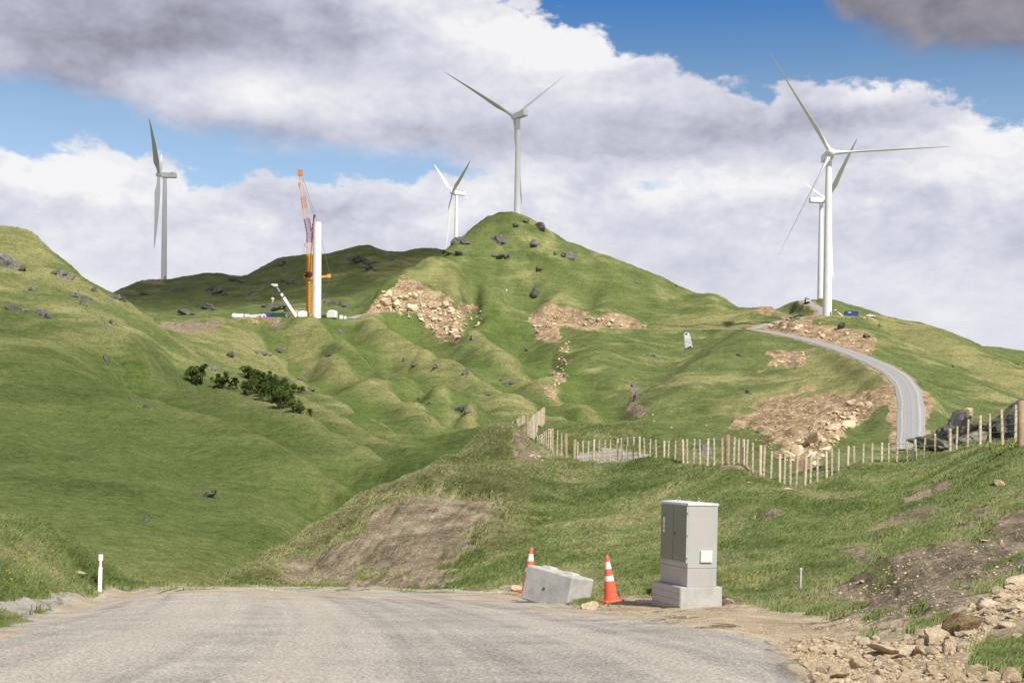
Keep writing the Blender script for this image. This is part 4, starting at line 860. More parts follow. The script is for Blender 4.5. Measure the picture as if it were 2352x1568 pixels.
MB().prism([(1.2, .6), (1.2, 3.0), (2.9, 3.0), (3.2, 1.9), (3.25, .6)], -1.2, 1.2).build('cab', WHC, tr, .1); MB().box((3.2, 0, 2.3), (.12, 2.0, .7)).build('windscreen', GLS, tr); MB().box((3.28, 0, .9), (.12, 1.6, .6)).build('grille', BLK, tr)
MB().box((-1.4, 0, .9), (5.4, 2.2, .4)).build('chassis', BLK, tr); MB().lathe([(.5, -2.6), (1.1, -1.8), (1.2, 0), (.9, 1.6), (.5, 2.2)], 18, Matrix.Translation((-1.6, 0, 2.7)) @ Matrix.Rotation(R(75), 4, 'Y')).build('drum', DKV, tr)
for y in (-1.0, 1.0):
    for x in (2.2, -1.6, -2.9):
        m_ = MB(); wheel_row(m_, [x], y, .52, .34); m_.build('wheel', TYRE, tr)
ms = thing('weather_mast', gpt(1162, 489, 792, -.2), 'thin weather mast on the summit of the tall grassy peak', 'mast'); MB().bar((0, 0, -1), (0, 0, 3.6), .14, n=6).build('pole', LGR, ms); MB().bar((-.8, 0, 3.1), (.8, 0, 3.1), .1, n=6).box((-.8, 0, 3.4), (.25, .25, .4)).build('crossarm', LGR, ms); MB().box((.9, 0, .6), (.9, .8, 1.2)).build('cabinet', WHC, ms, .04)
# pale rock chute under the bench road
ch_top, ch_bot = hit(1577, 766, 400), hit(1581, 800, 400)
# ---------------------------------------------------------------- electrical cabinet
CABG = mat('cabinet paint', (.43, .425, .415), .45, 0, .03, 2.5, .4, (.37, .36, .34), .9); DOORSHADE = mat('door paint with shade', (.20, .205, .175), .32, 0, .04, 3, .5); CONC = mat('concrete', (.46, .455, .44), .9, 0, .10, 5, .2, (.33, .315, .285), 1.6, .35, 60); ROOFW = mat('cabinet roof', (.66, .66, .66), .45, 0, .03, 4)  # olive door grey darkened further to paint the left side's shade
cbp = P(1597, 1392, 24.0); cbp.z = P(1597, 1391, 24.0).z
cab = thing('electrical_cabinet', cbp, 'tall grey electrical cabinet on a concrete plinth at the edge of the gravel', 'electrical cabinet', None, (0, R(.7), R(17)))
W_, D_, Hp, Hc = .585, 1.22, .36, 1.485
# local frame: front faces -y, left side -x; the front right edge stands right of the foot point
MB().box((.05, .50, Hp/2-.2), (.83, 1.30, Hp+.4)).build('plinth', CONC, cab, .012)
pf = MB()
for k in range(3): pf.box((-.372, .50, .06+k*.117), (.012, 1.28, .112))
pf.build('plinth_panel', mat('galvanised panel', (.46, .48, .50), .5, .2, .06, 5), cab, .003)
bx0, by0 = .055, .47
MB().box((bx0, by0, Hp+.17), (W_, D_, .335)).build('base_section', CABG, cab, .006)
MB().box((bx0, by0, Hp+.34+.5725), (W_+.004, D_+.004, 1.14)).build('cabinet_body', CABG, cab, .006)
MB().prism([(-W_/2-.022, 0), (-W_/2-.022, .045), (0, .065), (W_/2+.012, .045), (W_/2+.012, 0)], -D_/2-.015, D_/2+.02).build('roof', ROOFW, cab, .006, (bx0, by0, Hp+Hc))
xl = bx0-W_/2
for name_, yc, w in (('door', by0-.30, .57), ('door', by0+.285, .57)):
    dr = MB().box((xl-.016, yc, Hp+.45+.505), (.028, w, 1.01)).build(name_, DOORSHADE, cab, .006)
    if yc < by0:
        for zz in (Hp+.54, Hp+.95, Hp+1.36): MB().bar((xl-.02, yc-w/2-.012, zz-.04), (xl-.02, yc-w/2-.012, zz+.04), .03, n=8).build('hinge', STEEL, dr)
        MB().box((xl-.016, yc-w/2-.014, Hp+.45+.505), (.034, .018, 1.03)).build('edge_strip', CABG, dr); MB().bar((xl-.03, yc+.24, Hp+.95), (xl-.055, yc+.24, Hp+.95), .035, n=8).bar((xl-.055, yc+.24, Hp+.98), (xl-.055, yc+.24, Hp+.90), .022, n=8).build('handle', STEEL, dr)
    else:
        lab = MB().box((xl-.033, yc+.13, Hp+1.12), (.004, .085, .34)).build('notice', mat('notice white', (.72, .72, .70), .5, 0, .02), dr)
        MB().box((xl-.036, yc+.13, Hp+1.262), (.004, .087, .06)).build('notice_header', mat('notice green', (.05, .36, .12), .5), lab); MB().box((xl-.036, yc+.13, Hp+1.10), (.004, .06, .075)).build('notice_warning', mat('notice yellow', (.75, .60, .06), .5), lab)
        for k in range(4): MB().box((xl-.036, yc+.13, Hp+1.00+k*.014), (.003, .065, .005)).build('notice_text', GREYT, lab)
vb = MB().box((bx0+.07, by0-D_/2-.018, Hp+.56), (.235, .034, .215)).build('vent_cover', ROOFW, cab, .008)
for (x, y) in ((bx0-.1, by0+.25), (bx0+.06, by0-.28)):
    e = MB(); n = 14; e.tube([((math.cos(2*math.pi*k/n)*.028, 0, math.sin(2*math.pi*k/n)*.028+.045), 1) for k in range(n+1)], .009, 6, False); e.bar((0, 0, -.02), (0, 0, .02), .03, n=8); e.build('lifting_eye', STEEL, cab, 0, (x, y, Hp+Hc+.055))

# ---------------------------------------------------------------- concrete block
blp = P(1280, 1352, 24.6)
blk = thing('concrete_block', blp, 'grey concrete block tipped on its side at the edge of the road between two cones', 'concrete block')
def camrot(roll, yaw, pitch=0): return Matrix.Rotation(R(roll), 4, 'Y') @ Matrix.Rotation(R(yaw), 4, 'Z') @ Matrix.Rotation(R(pitch), 4, 'X')
blk.matrix_world = Matrix.Translation(blp) @ camrot(11, -42, 0)
MB().box((0, 0, 0), (1.14, .66, .66)).build('body', CONC, blk, .03)
for x in (-.27, .27): MB().box((x, 0, .352), (.24, .24, .05), taper=.8).build('lug', CONC, blk, .01)
MB().lathe([(.03, 0), (.028, .012)], 10, Matrix.Translation((-.05, -.331, -.02)) @ Matrix.Rotation(R(90), 4, 'X')).build('lifting_hole', GREYT, blk)
# ---------------------------------------------------------------- traffic cones
CONE = mat('cone orange', (.86, .135, .075), .45, 0, .06, 9, .4, (.70, .11, .07), 4); STRIPE = mat('cone stripe', (.78, .77, .74), .4, 0, .05, 12, .4, (.60, .56, .50), 8)
def cone(p, label, roll, h=.9, yaw=20):
    t = thing('traffic_cone', p, label, 'traffic cone', 'orange traffic cones'); t.matrix_world = Matrix.Translation(p) @ camrot(roll, yaw)
    r = lambda z: .148-(.148-.032)*z/h
    MB().box((0, 0, .022), (.40, .40, .044)).build('base', CONE, t, .015)
    zs = [(.044, .50, CONE, 'cone_body'), (.50, .61, STRIPE, 'reflective_stripe'), (.61, .735, CONE, 'cone_body'), (.735, .85, STRIPE, 'reflective_stripe'), (.85, h+.03, CONE, 'cone_tip')]
    zs = [(.044, .41, CONE, 'cone_body'), (.41, .515, STRIPE, 'reflective_stripe'), (.515, .645, CONE, 'cone_body'), (.645, .79, STRIPE, 'reflective_stripe'), (.79, h, CONE, 'cone_tip')]
    for a, b, m, nm in zs:
        k = .002 if m is STRIPE else 0
        MB().lathe([(r(a)+k, a), (r((a+b)/2)+k, (a+b)/2), (r(b)+k, b)]+([(r(b)-.012, b+.012)] if nm == 'cone_tip' else []), 28).build(nm, m, t)
    return t
cone(P(1404, 1381, 25.6), 'orange traffic cone leaning left in the open between concrete block and cabinet', -6)
cone(P(1214, 1361, 26.3), 'orange traffic cone standing half hidden behind the concrete block', 3)
cone(P(1532, 1374, 26.8), 'orange traffic cone almost completely hidden behind the grey cabinet', 0)
sl_ = thing('concrete_slab', P(1492, 1383, 25.4), 'small pale concrete slab at the left foot of the cabinet plinth', 'slab'); MB().box((0, 0, 0), (.5, .5, .05)).build('slab_top', CONC, sl_, .01)
# ---------------------------------------------------------------- marker post and stake
mp = thing('marker_post', hit(229, 1357, 25, 45), 'white roadside marker post with red reflectors at the left road edge', 'marker post', None, (0, R(1.2), R(15)))
WPL = mat('post white', (.80, .80, .80), .4, 0, .03); REFL = mat('red reflector', (.30, .02, .02), .3)
MB().box((0, 0, .39), (.105, .05, .92)).build('post', WPL, mp, .012); MB().box((.0, 0, .90), (.115, .06, .16)).build('post_cap', WPL, mp, .01)
MB().box((-.04, -.0275, .735), (.026, .012, .16)).box((.045, -.0275, .735), (.018, .012, .16)).build('reflector', REFL, mp)
st = thing('timber_stake', gpt(1838, 1362, 26.0, -.05), 'thin pale grey stake standing in the grass right of the cabinet', 'stake', None, (0, R(1), R(20)))
MB().box((0, 0, .27), (.045, .03, .58)).build('stake_shaft', mat('weathered stake', (.45, .44, .42), .8), st, .006); MB().box((0, 0, .555), (.047, .032, .03)).build('stake_top', ROOFW, st, .004)

# ---------------------------------------------------------------- rocks
def rock_mat(name, c0, c1, c2, moss=None):
    m = bpy.data.materials.new(name); m.use_nodes = True; g = NT(m.node_tree); b = m.node_tree.nodes['Principled BSDF']; b.inputs['Roughness'].default_value = .92; b.inputs['Specular IOR Level'].default_value = .15
    tc = g.n('ShaderNodeTexCoord'); oi = g.n('ShaderNodeObjectInfo'); p = tc.outputs['Object']
    ad = g.n('ShaderNodeVectorMath', operation='ADD'); g.L.new(p, ad.inputs[0]); g.L.new(oi.outputs['Location'], ad.inputs[1]); p = ad.outputs[0]
    n = g.noise(p, 2.2, 9, .66, .3); n2 = g.noise(p, 11, 6, .7)
    f = g.m('ADD', g.m('ADD', g.m('MULTIPLY', n, .65), g.m('MULTIPLY', n2, .35)), g.m('MULTIPLY', g.m('SUBTRACT', oi.outputs['Random'], .5), .16))
    c = g.ramp(f, [(.32, c0), (.5, c1), (.68, c2)])
    if moss:
        ge = g.n('ShaderNodeNewGeometry'); sx = g.n('ShaderNodeSeparateXYZ'); g.L.new(ge.outputs['Normal'], sx.inputs[0])
        c = g.mix(g.m('MULTIPLY', g.ss(g.m('ADD', sx.outputs[2], g.m('SUBTRACT', n, .5)), .45, .8), .9), c, moss)
    g.L.new(c, b.inputs['Base Color'])
    bp = g.n('ShaderNodeBump'); bp.inputs['Strength'].default_value = .7; bp.inputs['Distance'].default_value = .12; g.L.new(g.m('ADD', n, g.m('MULTIPLY', n2, .4)), bp.inputs['Height']); g.L.new(bp.outputs[0], b.inputs['Normal']); return m
LIME = rock_mat('limestone', (.36, .265, .16), (.60, .485, .335), (.76, .665, .51)); DARKR = rock_mat('dark rock', (.075, .072, .068), (.165, .158, .15), (.28, .27, .255), (.09, .11, .038)); BROWNR = rock_mat('brown rock', (.055, .035, .018), (.17, .115, .06), (.33, .25, .15)); SLATE = rock_mat('slate rock', (.085, .084, .085), (.185, .183, .182), (.31, .305, .295), (.10, .115, .035))
def rock_mesh(seed, m, flat=.75, planes=11, rough=.07, sub=3):
    r = random.Random(seed); bm = bmesh.new(); planes += 3; bmesh.ops.create_icosphere(bm, subdivisions=sub, radius=1)
    pl_ = [(Vector((r.gauss(0, 1), r.gauss(0, 1), r.gauss(0, 1))).normalized(), r.uniform(.52, .85)) for _ in range(planes)]
    sc = Vector((r.uniform(.9, 1.45), r.uniform(.75, 1.0), flat*r.uniform(.8, 1.1))); off = Vector((r.random()*50, r.random()*50, r.random()*50))
    from mathutils import noise as mn
    for v in bm.verts:
        c = v.co.copy(); c = c*(.5+.5/(abs(c.x)**4+abs(c.y)**4+abs(c.z)**4)**.25)
        for nrm, dd in pl_:
            k = c.dot(nrm)
            if k > dd: c -= nrm*(k-dd)*.93
        c += v.co*(mn.fractal(v.co*1.6+off, 1, 2, 4)*rough+mn.noise(v.co*5+off)*rough*.35)
        v.co = Vector((c.x*sc.x, c.y*sc.y, c.z*sc.z))
    me = bpy.data.meshes.new('rock'); bm.to_mesh(me); bm.free(); me.materials.append(m)
    me.polygons.foreach_set('use_smooth', [True]*len(me.polygons)); me.set_sharp_from_angle(angle=R(28)); return me
LROCK = [rock_mesh(i, LIME, .72) for i in range(10)]; LFLAT = [rock_mesh(40+i, LIME, .42) for i in range(5)]
DROCK = [rock_mesh(80+i, DARKR, .8, 12, .20, 4) for i in range(7)]; SROCK = [rock_mesh(120+i, SLATE, .9, 16, .22, 4) for i in range(3)]; BROCK = rock_mesh(160, BROWNR, .72, 10, .08)
def put_rock(name, me, p, size, label, cat, group=None, sink=.25, rot=None, sc=(1, 1, 1)):
    o = bpy.data.objects.new(name, me); C.objects.link(o); o.location = (p.x, p.y, p.z+size*sc[2]*.72*(.5-sink))
    o.rotation_euler = rot or (random.uniform(-.35, .35), random.uniform(-.35, .35), random.uniform(0, 6.28)); o.scale = tuple(size*k for k in sc)
    return tag(o, label, cat, group)
# roadside limestone: the big ones as measured (x, y of the foot, width)
BIGR = [(2155, 1470, 95, 0), (2120, 1500, 70, 1), (2220, 1440, 60, 0), (2035, 1500, 110, 2), (2090, 1505, 85, 1), (2270, 1395, 85, 0), (2330, 1345, 70, 0), (2300, 1375, 60, 1), (2335, 1400, 75, 0), (2275, 1430, 55, 1), (2310, 1440, 60, 0), (2180, 1495, 65, 1), (1960, 1510, 70, 2), (1910, 1500, 50, 0), (1880, 1530, 60, 2), (1975, 1535, 80, 2), (2050, 1540, 70, 2), (2240, 1548, 85, 0), (2190, 1560, 70, 0), (2320, 1560, 90, 0), (2140, 1545, 60, 1), (1930, 1556, 70, 2), (2010, 1575, 80, 1), (2090, 1580, 80, 2), (2345, 1470, 50, 1), (2060, 1448, 34, 0), (2010, 1470, 40, 1), (2215, 1485, 50, 2), (1850, 1500, 45, 2)]
RG = 'limestone rocks heaped along the right road edge'
for px, py, w, k in BIGR:
    w *= .72; p = hit(px, py, 3, 40); me = (LROCK[random.randrange(10)] if k < 2 else LFLAT[random.randrange(5)])
    put_rock('limestone_rock', me, p, w*p.y/F*.5, 'pale limestone rock in the heap along the right road edge', 'rock', RG, .22)
p = hit(2212, 1448, 3, 40); put_rock('brown_boulder', BROCK, p, 108*p.y/F*.5, 'largest boulder of the roadside heap, dark brown', 'boulder', None, .30, (.25, .1, .6))
HEAP = [(1790, 1478), (1850, 1462), (1960, 1470), (2050, 1478), (2120, 1450), (2180, 1425), (2260, 1380), (2352, 1320), (2352, 1420), (2280, 1445), (2240, 1480), (2180, 1510), (2230, 1535), (2352, 1540), (2352, 1568), (1890, 1568), (1850, 1530)]
def inpoly(x, y, po):
    c = False
    for (x0, y0), (x1, y1) in zip(po, po[1:]+po[:1]):
        if (y0 > y) != (y1 > y) and x < (x1-x0)*(y-y0)/(y1-y0)+x0: c = not c
    return c
def scatter(po, n, smin, smax, name, meshes, label, cat, group, dmin, dmax, pw=2.0, sink=.2, bias=None):
    xs = [a for a, _ in po]; ys = [b for _, b in po]; k = 0
    while k < n:
        x, y = random.uniform(min(xs), max(xs)), random.uniform(min(ys), max(ys))
        if not inpoly(x, y, po): continue
        k += 1; p = hit(x, y, dmin, dmax); s_ = smin+(smax-smin)*random.random()**pw
        put_rock(name, random.choice(meshes), p, s_*p.y/F*.5, label, cat, group, sink, None, (1, 1, random.uniform(.7, 1.05)))
scatter(HEAP, 255, 10, 44, 'limestone_rock', LROCK+LFLAT, 'pale limestone rock in the heap along the right road edge', 'rock', RG, 3, 40, 1.6)
RS = 'small stones strewn over the bare slope'
scatter([(1890, 1390), (1960, 1330), (2100, 1280), (2340, 1215), (2340, 1320), (2200, 1400), (1960, 1440)], 55, 5, 22, 'slope_stone', LROCK+LFLAT, 'small pale stone strewn over the bare soil slope at right', 'stone', RS, 8, 40, 2.5, .3)
for px, py, w, nm, lb in ((2296, 1116, 40, 'pale_boulder', 'white limestone boulder alone in the grass near the right edge'), (1806, 1128, 36, 'pale_boulder', 'angular pale rock on the grass below the fence, lower of three'), (1783, 1112, 22, 'pale_boulder', 'small pale rock on the grass below the fence, left of the angular one'), (1724, 1112, 22, 'pale_boulder', 'pale rock at the rim of the dark soil strip below the fence'), (1676, 1384, 26, 'limestone_rock', 'tan rock lying against the right side of the cabinet plinth'), (1190, 1356, 40, 'limestone_rock', 'tan rock half buried at the left end of the concrete block'), (1352, 1398, 40, 'limestone_rock', 'flat tan rock at the lower right corner of the concrete block'), (184, 1322, 34, 'grey_rock', 'grey rock sitting in the grass bank behind the marker post')):
    p = hit(px, py, 6, 110); put_rock(nm, random.choice(LROCK if nm != 'pale_boulder' else LFLAT), p, w*p.y/F*.5, lb, 'rock', None, .25)
# quarry rubble
QG = 'fallen limestone blocks in the big quarried scar'
scatter([(900, 690), (1060, 712), (1065, 740), (1060, 782), (1025, 778), (960, 735), (880, 712)], 120, 5, 16, 'limestone_block', LROCK, 'pale limestone block fallen down the big quarried scar', 'rock', QG, 560, 760, 1.5)
scatter([(850, 700), (890, 665), (960, 668), (1040, 702), (900, 712)], 26, 10, 30, 'limestone_block', LROCK, 'pale limestone block fallen down the big quarried scar', 'rock', QG, 600, 760, 1.5, .35)
scatter([(1060, 735), (1100, 722), (1110, 745), (1070, 760)], 12, 5, 14, 'limestone_block', LROCK, 'pale limestone block fallen down the big quarried scar', 'rock', QG, 560, 760)
QG2 = 'limestone blocks in the smaller quarried scar'
scatter([(1210, 745), (1260, 715), (1330, 725), (1420, 730), (1480, 752), (1290, 758), (1275, 782), (1245, 776)], 60, 4, 13, 'limestone_block', LROCK, 'pale limestone block in the smaller double scar right of the big one', 'rock', QG2, 560, 760, 1.8)
scatter([(1290, 775), (1310, 780), (1300, 860), (1285, 905), (1262, 910), (1280, 850)], 26, 4, 11, 'gully_stone', LROCK, 'pale stone in the grassy gully below the smaller scar', 'stone', 'pale stones in the grassy gully', 380, 700, 1.5)
QG3 = 'limestone blocks tumbled below the road bend'
scatter([(1800, 1025), (1850, 1000), (1900, 965), (1960, 915), (2010, 915), (1960, 970), (1900, 1030), (1880, 1070), (1800, 1070)], 100, 5, 22, 'tumbled_block', LROCK, 'pale limestone block tumbled down the scar below the road bend', 'rock', QG3, 200, 420, 2.0)
for px, py, w in ((1870, 1010, 44), (1848, 1022, 34), (1828, 1040, 40), (1862, 1048, 30), (1915, 985, 34), (1946, 982, 38), (1960, 970, 28), (1920, 1010, 26), (1810, 1052, 34), (1895, 1035, 28)):
    p = hit(px, py, 200, 420); put_rock('tumbled_block', random.choice(LROCK), p, w*p.y/F*.5, 'pale limestone block tumbled down the scar below the road bend', 'rock', QG3, .2)
scatter([(1755, 850), (1790, 815), (1860, 808), (1800, 840)], 22, 4, 14, 'scar_stone', LROCK, 'tan stone in the small bare patch on the hill inside the road bend', 'stone', 'stones on the hill inside the road bend', 340, 640)
scatter([(1745, 745), (1880, 728), (2000, 780), (1990, 810), (1840, 765)], 34, 4, 16, 'mound_stone', LROCK, 'tan stone in the cut bank under the nearest turbine', 'rock', 'stones in the cut bank under the nearest turbine', 420, 740, 2)
scatter([(1400, 985), (1680, 985), (1660, 900), (1500, 940)], 16, 3, 9, 'pasture_stone', LROCK, 'small pale stone lying on the green hillside behind the fence', 'stone', 'pale stones on the hillside behind the fence', 200, 600)
scatter([(1210, 1050), (1330, 1040), (1500, 1040), (1510, 1058), (1250, 1062)], 30, 4, 16, 'fence_stone', LFLAT+LROCK, 'pale stone on the bare ground along the fence', 'stone', 'pale stones along the fence', 50, 100, 2)
# dark outcrops (x, y of the middle, width, height)
OUT = {'on the flank of the left hill': [(30, 603, 60, 34), (143, 622, 52, 36), (182, 675, 50, 26), (55, 707, 36, 20), (98, 712, 36, 36), (258, 738, 22, 16), (22, 704, 24, 22), (268, 678, 40, 26), (192, 690, 30, 26), (75, 662, 20, 14), (15, 590, 26, 20), (243, 818, 24, 16), (335, 932, 20, 12), (302, 914, 18, 14), (215, 662, 28, 16), (475, 1135, 54, 14), (332, 1190, 26, 16), (440, 690, 16, 10)],
       'on the summit and face of the tall grassy peak': [(1240, 515, 28, 22), (1183, 512, 20, 12), (1147, 542, 34, 30), (1228, 552, 30, 22), (1150, 585, 34, 12), (1305, 582, 34, 26), (1275, 578, 14, 14), (1238, 612, 22, 12), (1168, 586, 14, 10), (1052, 545, 46, 26), (1040, 575, 50, 18), (1225, 668, 28, 28), (1258, 690, 18, 10), (1555, 655, 10, 10), (1460, 645, 14, 8), (1210, 503, 24, 8)],
       'on the far dark range behind the crane': [(400, 660, 40, 16), (500, 660, 46, 34), (545, 640, 40, 16), (430, 715, 44, 16), (480, 700, 44, 22), (640, 605, 30, 14), (830, 592, 60, 22), (850, 612, 34, 18), (770, 690, 56, 26), (640, 700, 70, 26), (900, 592, 24, 10), (575, 672, 30, 14), (330, 670, 26, 14), (670, 640, 40, 20)],
       'on the middle slopes below the crane': [(492, 843, 22, 24), (527, 812, 30, 16), (600, 806, 40, 16), (640, 800, 26, 22), (756, 810, 26, 18), (700, 870, 26, 10), (712, 889, 26, 18), (780, 758, 18, 10), (1072, 852, 26, 24), (1165, 872, 40, 16), (1057, 936, 44, 22), (1000, 840, 20, 14), (955, 836, 18, 10), (1215, 800, 14, 10), (930, 824, 16, 8), (1085, 772, 14, 14), (965, 912, 16, 8), (1125, 905, 20, 8), (990, 925, 20, 8), (1500, 815, 16, 8), (1300, 860, 16, 8), (1455, 880, 22, 20), (1462, 912, 24, 18)],
       'on the cut and slopes near the nearest turbine': [(2020, 745, 12, 14), (1930, 748, 26, 12), (1990, 768, 24, 12), (1750, 986, 30, 14), (1720, 900, 18, 10), (2190, 840, 10, 8), (1700, 815, 18, 10), (1880, 1075, 40, 14), (2335, 833, 16, 10)]}
for where, L_ in OUT.items():
    for px, py, w, h in L_:
        p = hit(px, py+h*.35, 60); s_ = w*p.y/F*.5; n_ = 1 if w < 34 else 2
        o = put_rock('rock_outcrop', random.choice(DROCK), p, s_*(1.05 if n_ == 1 else .8), 'dark grey rock outcrop '+where, 'rock outcrop', 'dark rock outcrops '+where, .42, (random.uniform(-.2, .2), random.uniform(-.2, .2)+.25, random.uniform(0, 6.3)), (1, .8, min(1.5, max(.5, h/w*1.5))))
        if n_ > 1:
            for dx in (-.32, .34):
                p2 = hit(px+dx*w, py+h*.35+dx*h*.5, 60); put_rock('rock_outcrop', random.choice(DROCK), p2, s_*.55, 'dark grey rock outcrop '+where, 'rock outcrop', 'dark rock outcrops '+where, .3, None, (1, .8, min(1.4, max(.5, h/w*1.4))))
# slate bluff behind the right end of the fence and in the mound
for k, (px, py, w, h, d) in enumerate(((2158, 1016, 60, 60, 74), (2190, 1004, 70, 70, 73), (2222, 996, 76, 78, 72), (2256, 996, 84, 84, 71), (2296, 992, 90, 92, 69), (2336, 988, 96, 100, 67), (2380, 985, 100, 108, 66), (2180, 1030, 110, 46, 71), (2250, 1030, 120, 50, 69), (2330, 1028, 130, 56, 66))):
    p = P(px, py, d); s_ = w*d/F*.80
    o = bpy.data.objects.new('slate_bluff', SROCK[k % 3]); C.objects.link(o); o.location = p; o.rotation_euler = (.1*k % .3, -.1, k*1.3); o.scale = (s_, s_*.8, h*d/F*.66)
    tag(o, 'dark slate bluff with mossy top behind the right end of the fence', 'rock bluff', 'dark slate bluffs behind the fence')
p = P(2226, 956, 71.2); put_rock('limestone_rock', LROCK[3], p, .34, 'pale tan rock perched on top of the dark slate bluffs', 'rock', None, .1, None, (.7, .7, 1.5))
for px, py, w, h, d, lb in ((1625, 1052, 46, 56, 74, 'dark slate rock face showing through the middle of the fence'), (1440, 1022, 30, 30, 84, 'small dark rock face under grass behind the fence'), (1985, 1070, 60, 24, 62, 'low dark rock shelf behind the fence below the road')):
    p = P(px, py, d); o = bpy.data.objects.new('slate_outcrop', SROCK[px % 3]); C.objects.link(o); o.location = p; s_ = w*d/F*.6; o.scale = (s_, s_*.7, h*d/F*.6); o.rotation_euler = (0, .15, px); tag(o, lb, 'rock outcrop')
# pale stone drainage chute
def chute():
    t0, t1 = hit(1577, 766, 400), hit(1580, 800, 400); mb = MB(); vs = []; n = 26
    for i in range(n+1):
        k = i/n; c = hit(1577+4*k, 766+34*k, 400); w = (1.5+.7*k**.5)*(1+.15*math.sin(i*2.1))
        for j in range(7): vs.append((c.x+(j/6-.5)*2*w, c.y, ground(c.x+(j/6-.5)*2*w, c.y)+.5+.35*random.random()-(0.9 if j in (0, 6) else 0)))
    mb.add(vs, [(i*7+j, i*7+j+1, (i+1)*7+j+1, (i+1)*7+j) for i in range(n) for j in range(6)], False)
    o = mb.build('stone_chute', mat('white rock fill', (.46, .46, .46), .9, 0, .45, .9, .2, (.3, .3, .3), 1.2)); tag(o, 'narrow white stone drainage chute running down below the bench road', 'drainage chute')
    c = hit(1576, 770, 400); pp = MB().lathe([(.55, -.6), (.55, .6), (.45, .6)], 14, Matrix.Rotation(R(90), 4, 'X')).build('culvert_mouth', BLK, o); pp.location = (c.x, c.y-.8, c.z+.6)
chute()

# ---------------------------------------------------------------- fences
WOOD = mat('fence timber', (.56, .48, .35), .85, 0, .18, 7, .2, (.42, .36, .27), 3); WOODB = mat('strainer timber', (.34, .26, .165), .85, 0, .2, 6, .2, (.25, .20, .13), 2); WIRE = mat('fence wire', (.30, .30, .30), .5, .5)
def fence(pts, label, spacing, hgt=1.2, strain=(0,), big=5):
    q = [P(*a) for a in pts]; dens = [q[0]]
    acc = 0
    for a, b in zip(q[:-1], q[1:]):
        L_ = (b-a).length
        if not spacing: dens.append(b); continue
        s_ = spacing-acc
        while s_ <= L_: dens.append(a+(b-a)*(s_/L_)); s_ += spacing
        acc = L_-(s_-spacing)
    base = Vector((dens[0].x, dens[0].y, dens[0].z-hgt)); t = thing('wire_fence', base, label, 'fence')
    for i, p in enumerate(dens):
        thick = (i in big) if isinstance(big, tuple) else i % big == 0; str_ = i in strain
        w = .20 if str_ else (.125 if thick else .078); dz = .12 if str_ else random.uniform(-.03, .05)
        lean = Vector((random.uniform(-.03, .03), random.uniform(-.03, .03), 0))
        mb = MB()
        if thick or str_: mb.tube([(p-base-Vector((0, 0, hgt+.5))-lean, 1.05), (p-base+lean+Vector((0, 0, dz-.01)), 1), (p-base+lean+Vector((0, 0, dz)), .9)], w/2, 10)
        else: mb.bar(p-base-Vector((0, 0, hgt+.35))-lean, p-base+lean+Vector((0, 0, dz)), w, w*.75)
        mb.build('post', WOODB if str_ else WOOD, t)
    wr = MB()
    for k in range(5):
        z = hgt-.08-k*.22
        for a, b in zip(dens[:-1], dens[1:]): wr.bar(a-base-Vector((0, .03, hgt-z)), b-base-Vector((0, .03, hgt-z)), .018, n=3)
    wr.build('wire', WIRE, t); return t, dens, base
ZX = [1151.9+.2558*z for z in (655, 685, 735, 780, 830, 878, 930, 980, 1040, 1080, 1130, 1185, 1240, 1285, 1335, 1390, 1460, 1500, 1560, 1630, 1670, 1730, 1785, 1850, 1912, 1985, 2030, 2090, 2130, 2175, 2205, 2257, 2325)]+[1750+.2558*z for z in (20, 85, 160, 205, 258, 315, 390, 440, 500, 580, 630, 690, 770, 830, 910, 990, 1075, 1140, 1215, 1300, 1380, 1460, 1560, 1690, 1750, 1850, 1960, 2050, 2160, 2280, 2330)]
fx, fy, fd = (np.array(c_[::-1]) for c_ in zip(*FENCE))
fence([(x, float(np.interp(x, fx, fy)), float(np.interp(x, fx, fd))) for x in ZX], 'long timber post and wire fence running across the plateau above the cabinet', 0, 1.2, (0, 26, 63), (0, 4, 8, 12, 16, 19, 23, 26, 29, 32, 35, 39, 42, 45, 49, 53, 56, 59, 63))
fence(FENCE2[1:], 'short post and wire fence run bending back from the left corner of the long fence', 1.0, 1.2, (0,), 4)
fence(FENCE3, 'fence line climbing the knoll away from the plateau, its posts bunched together', 1.7, 1.25, (0,), 4)
fence(FENCE4, 'farthest short fence line left of the knoll with tiny posts', 2.6, 1.2, (0,), 4)

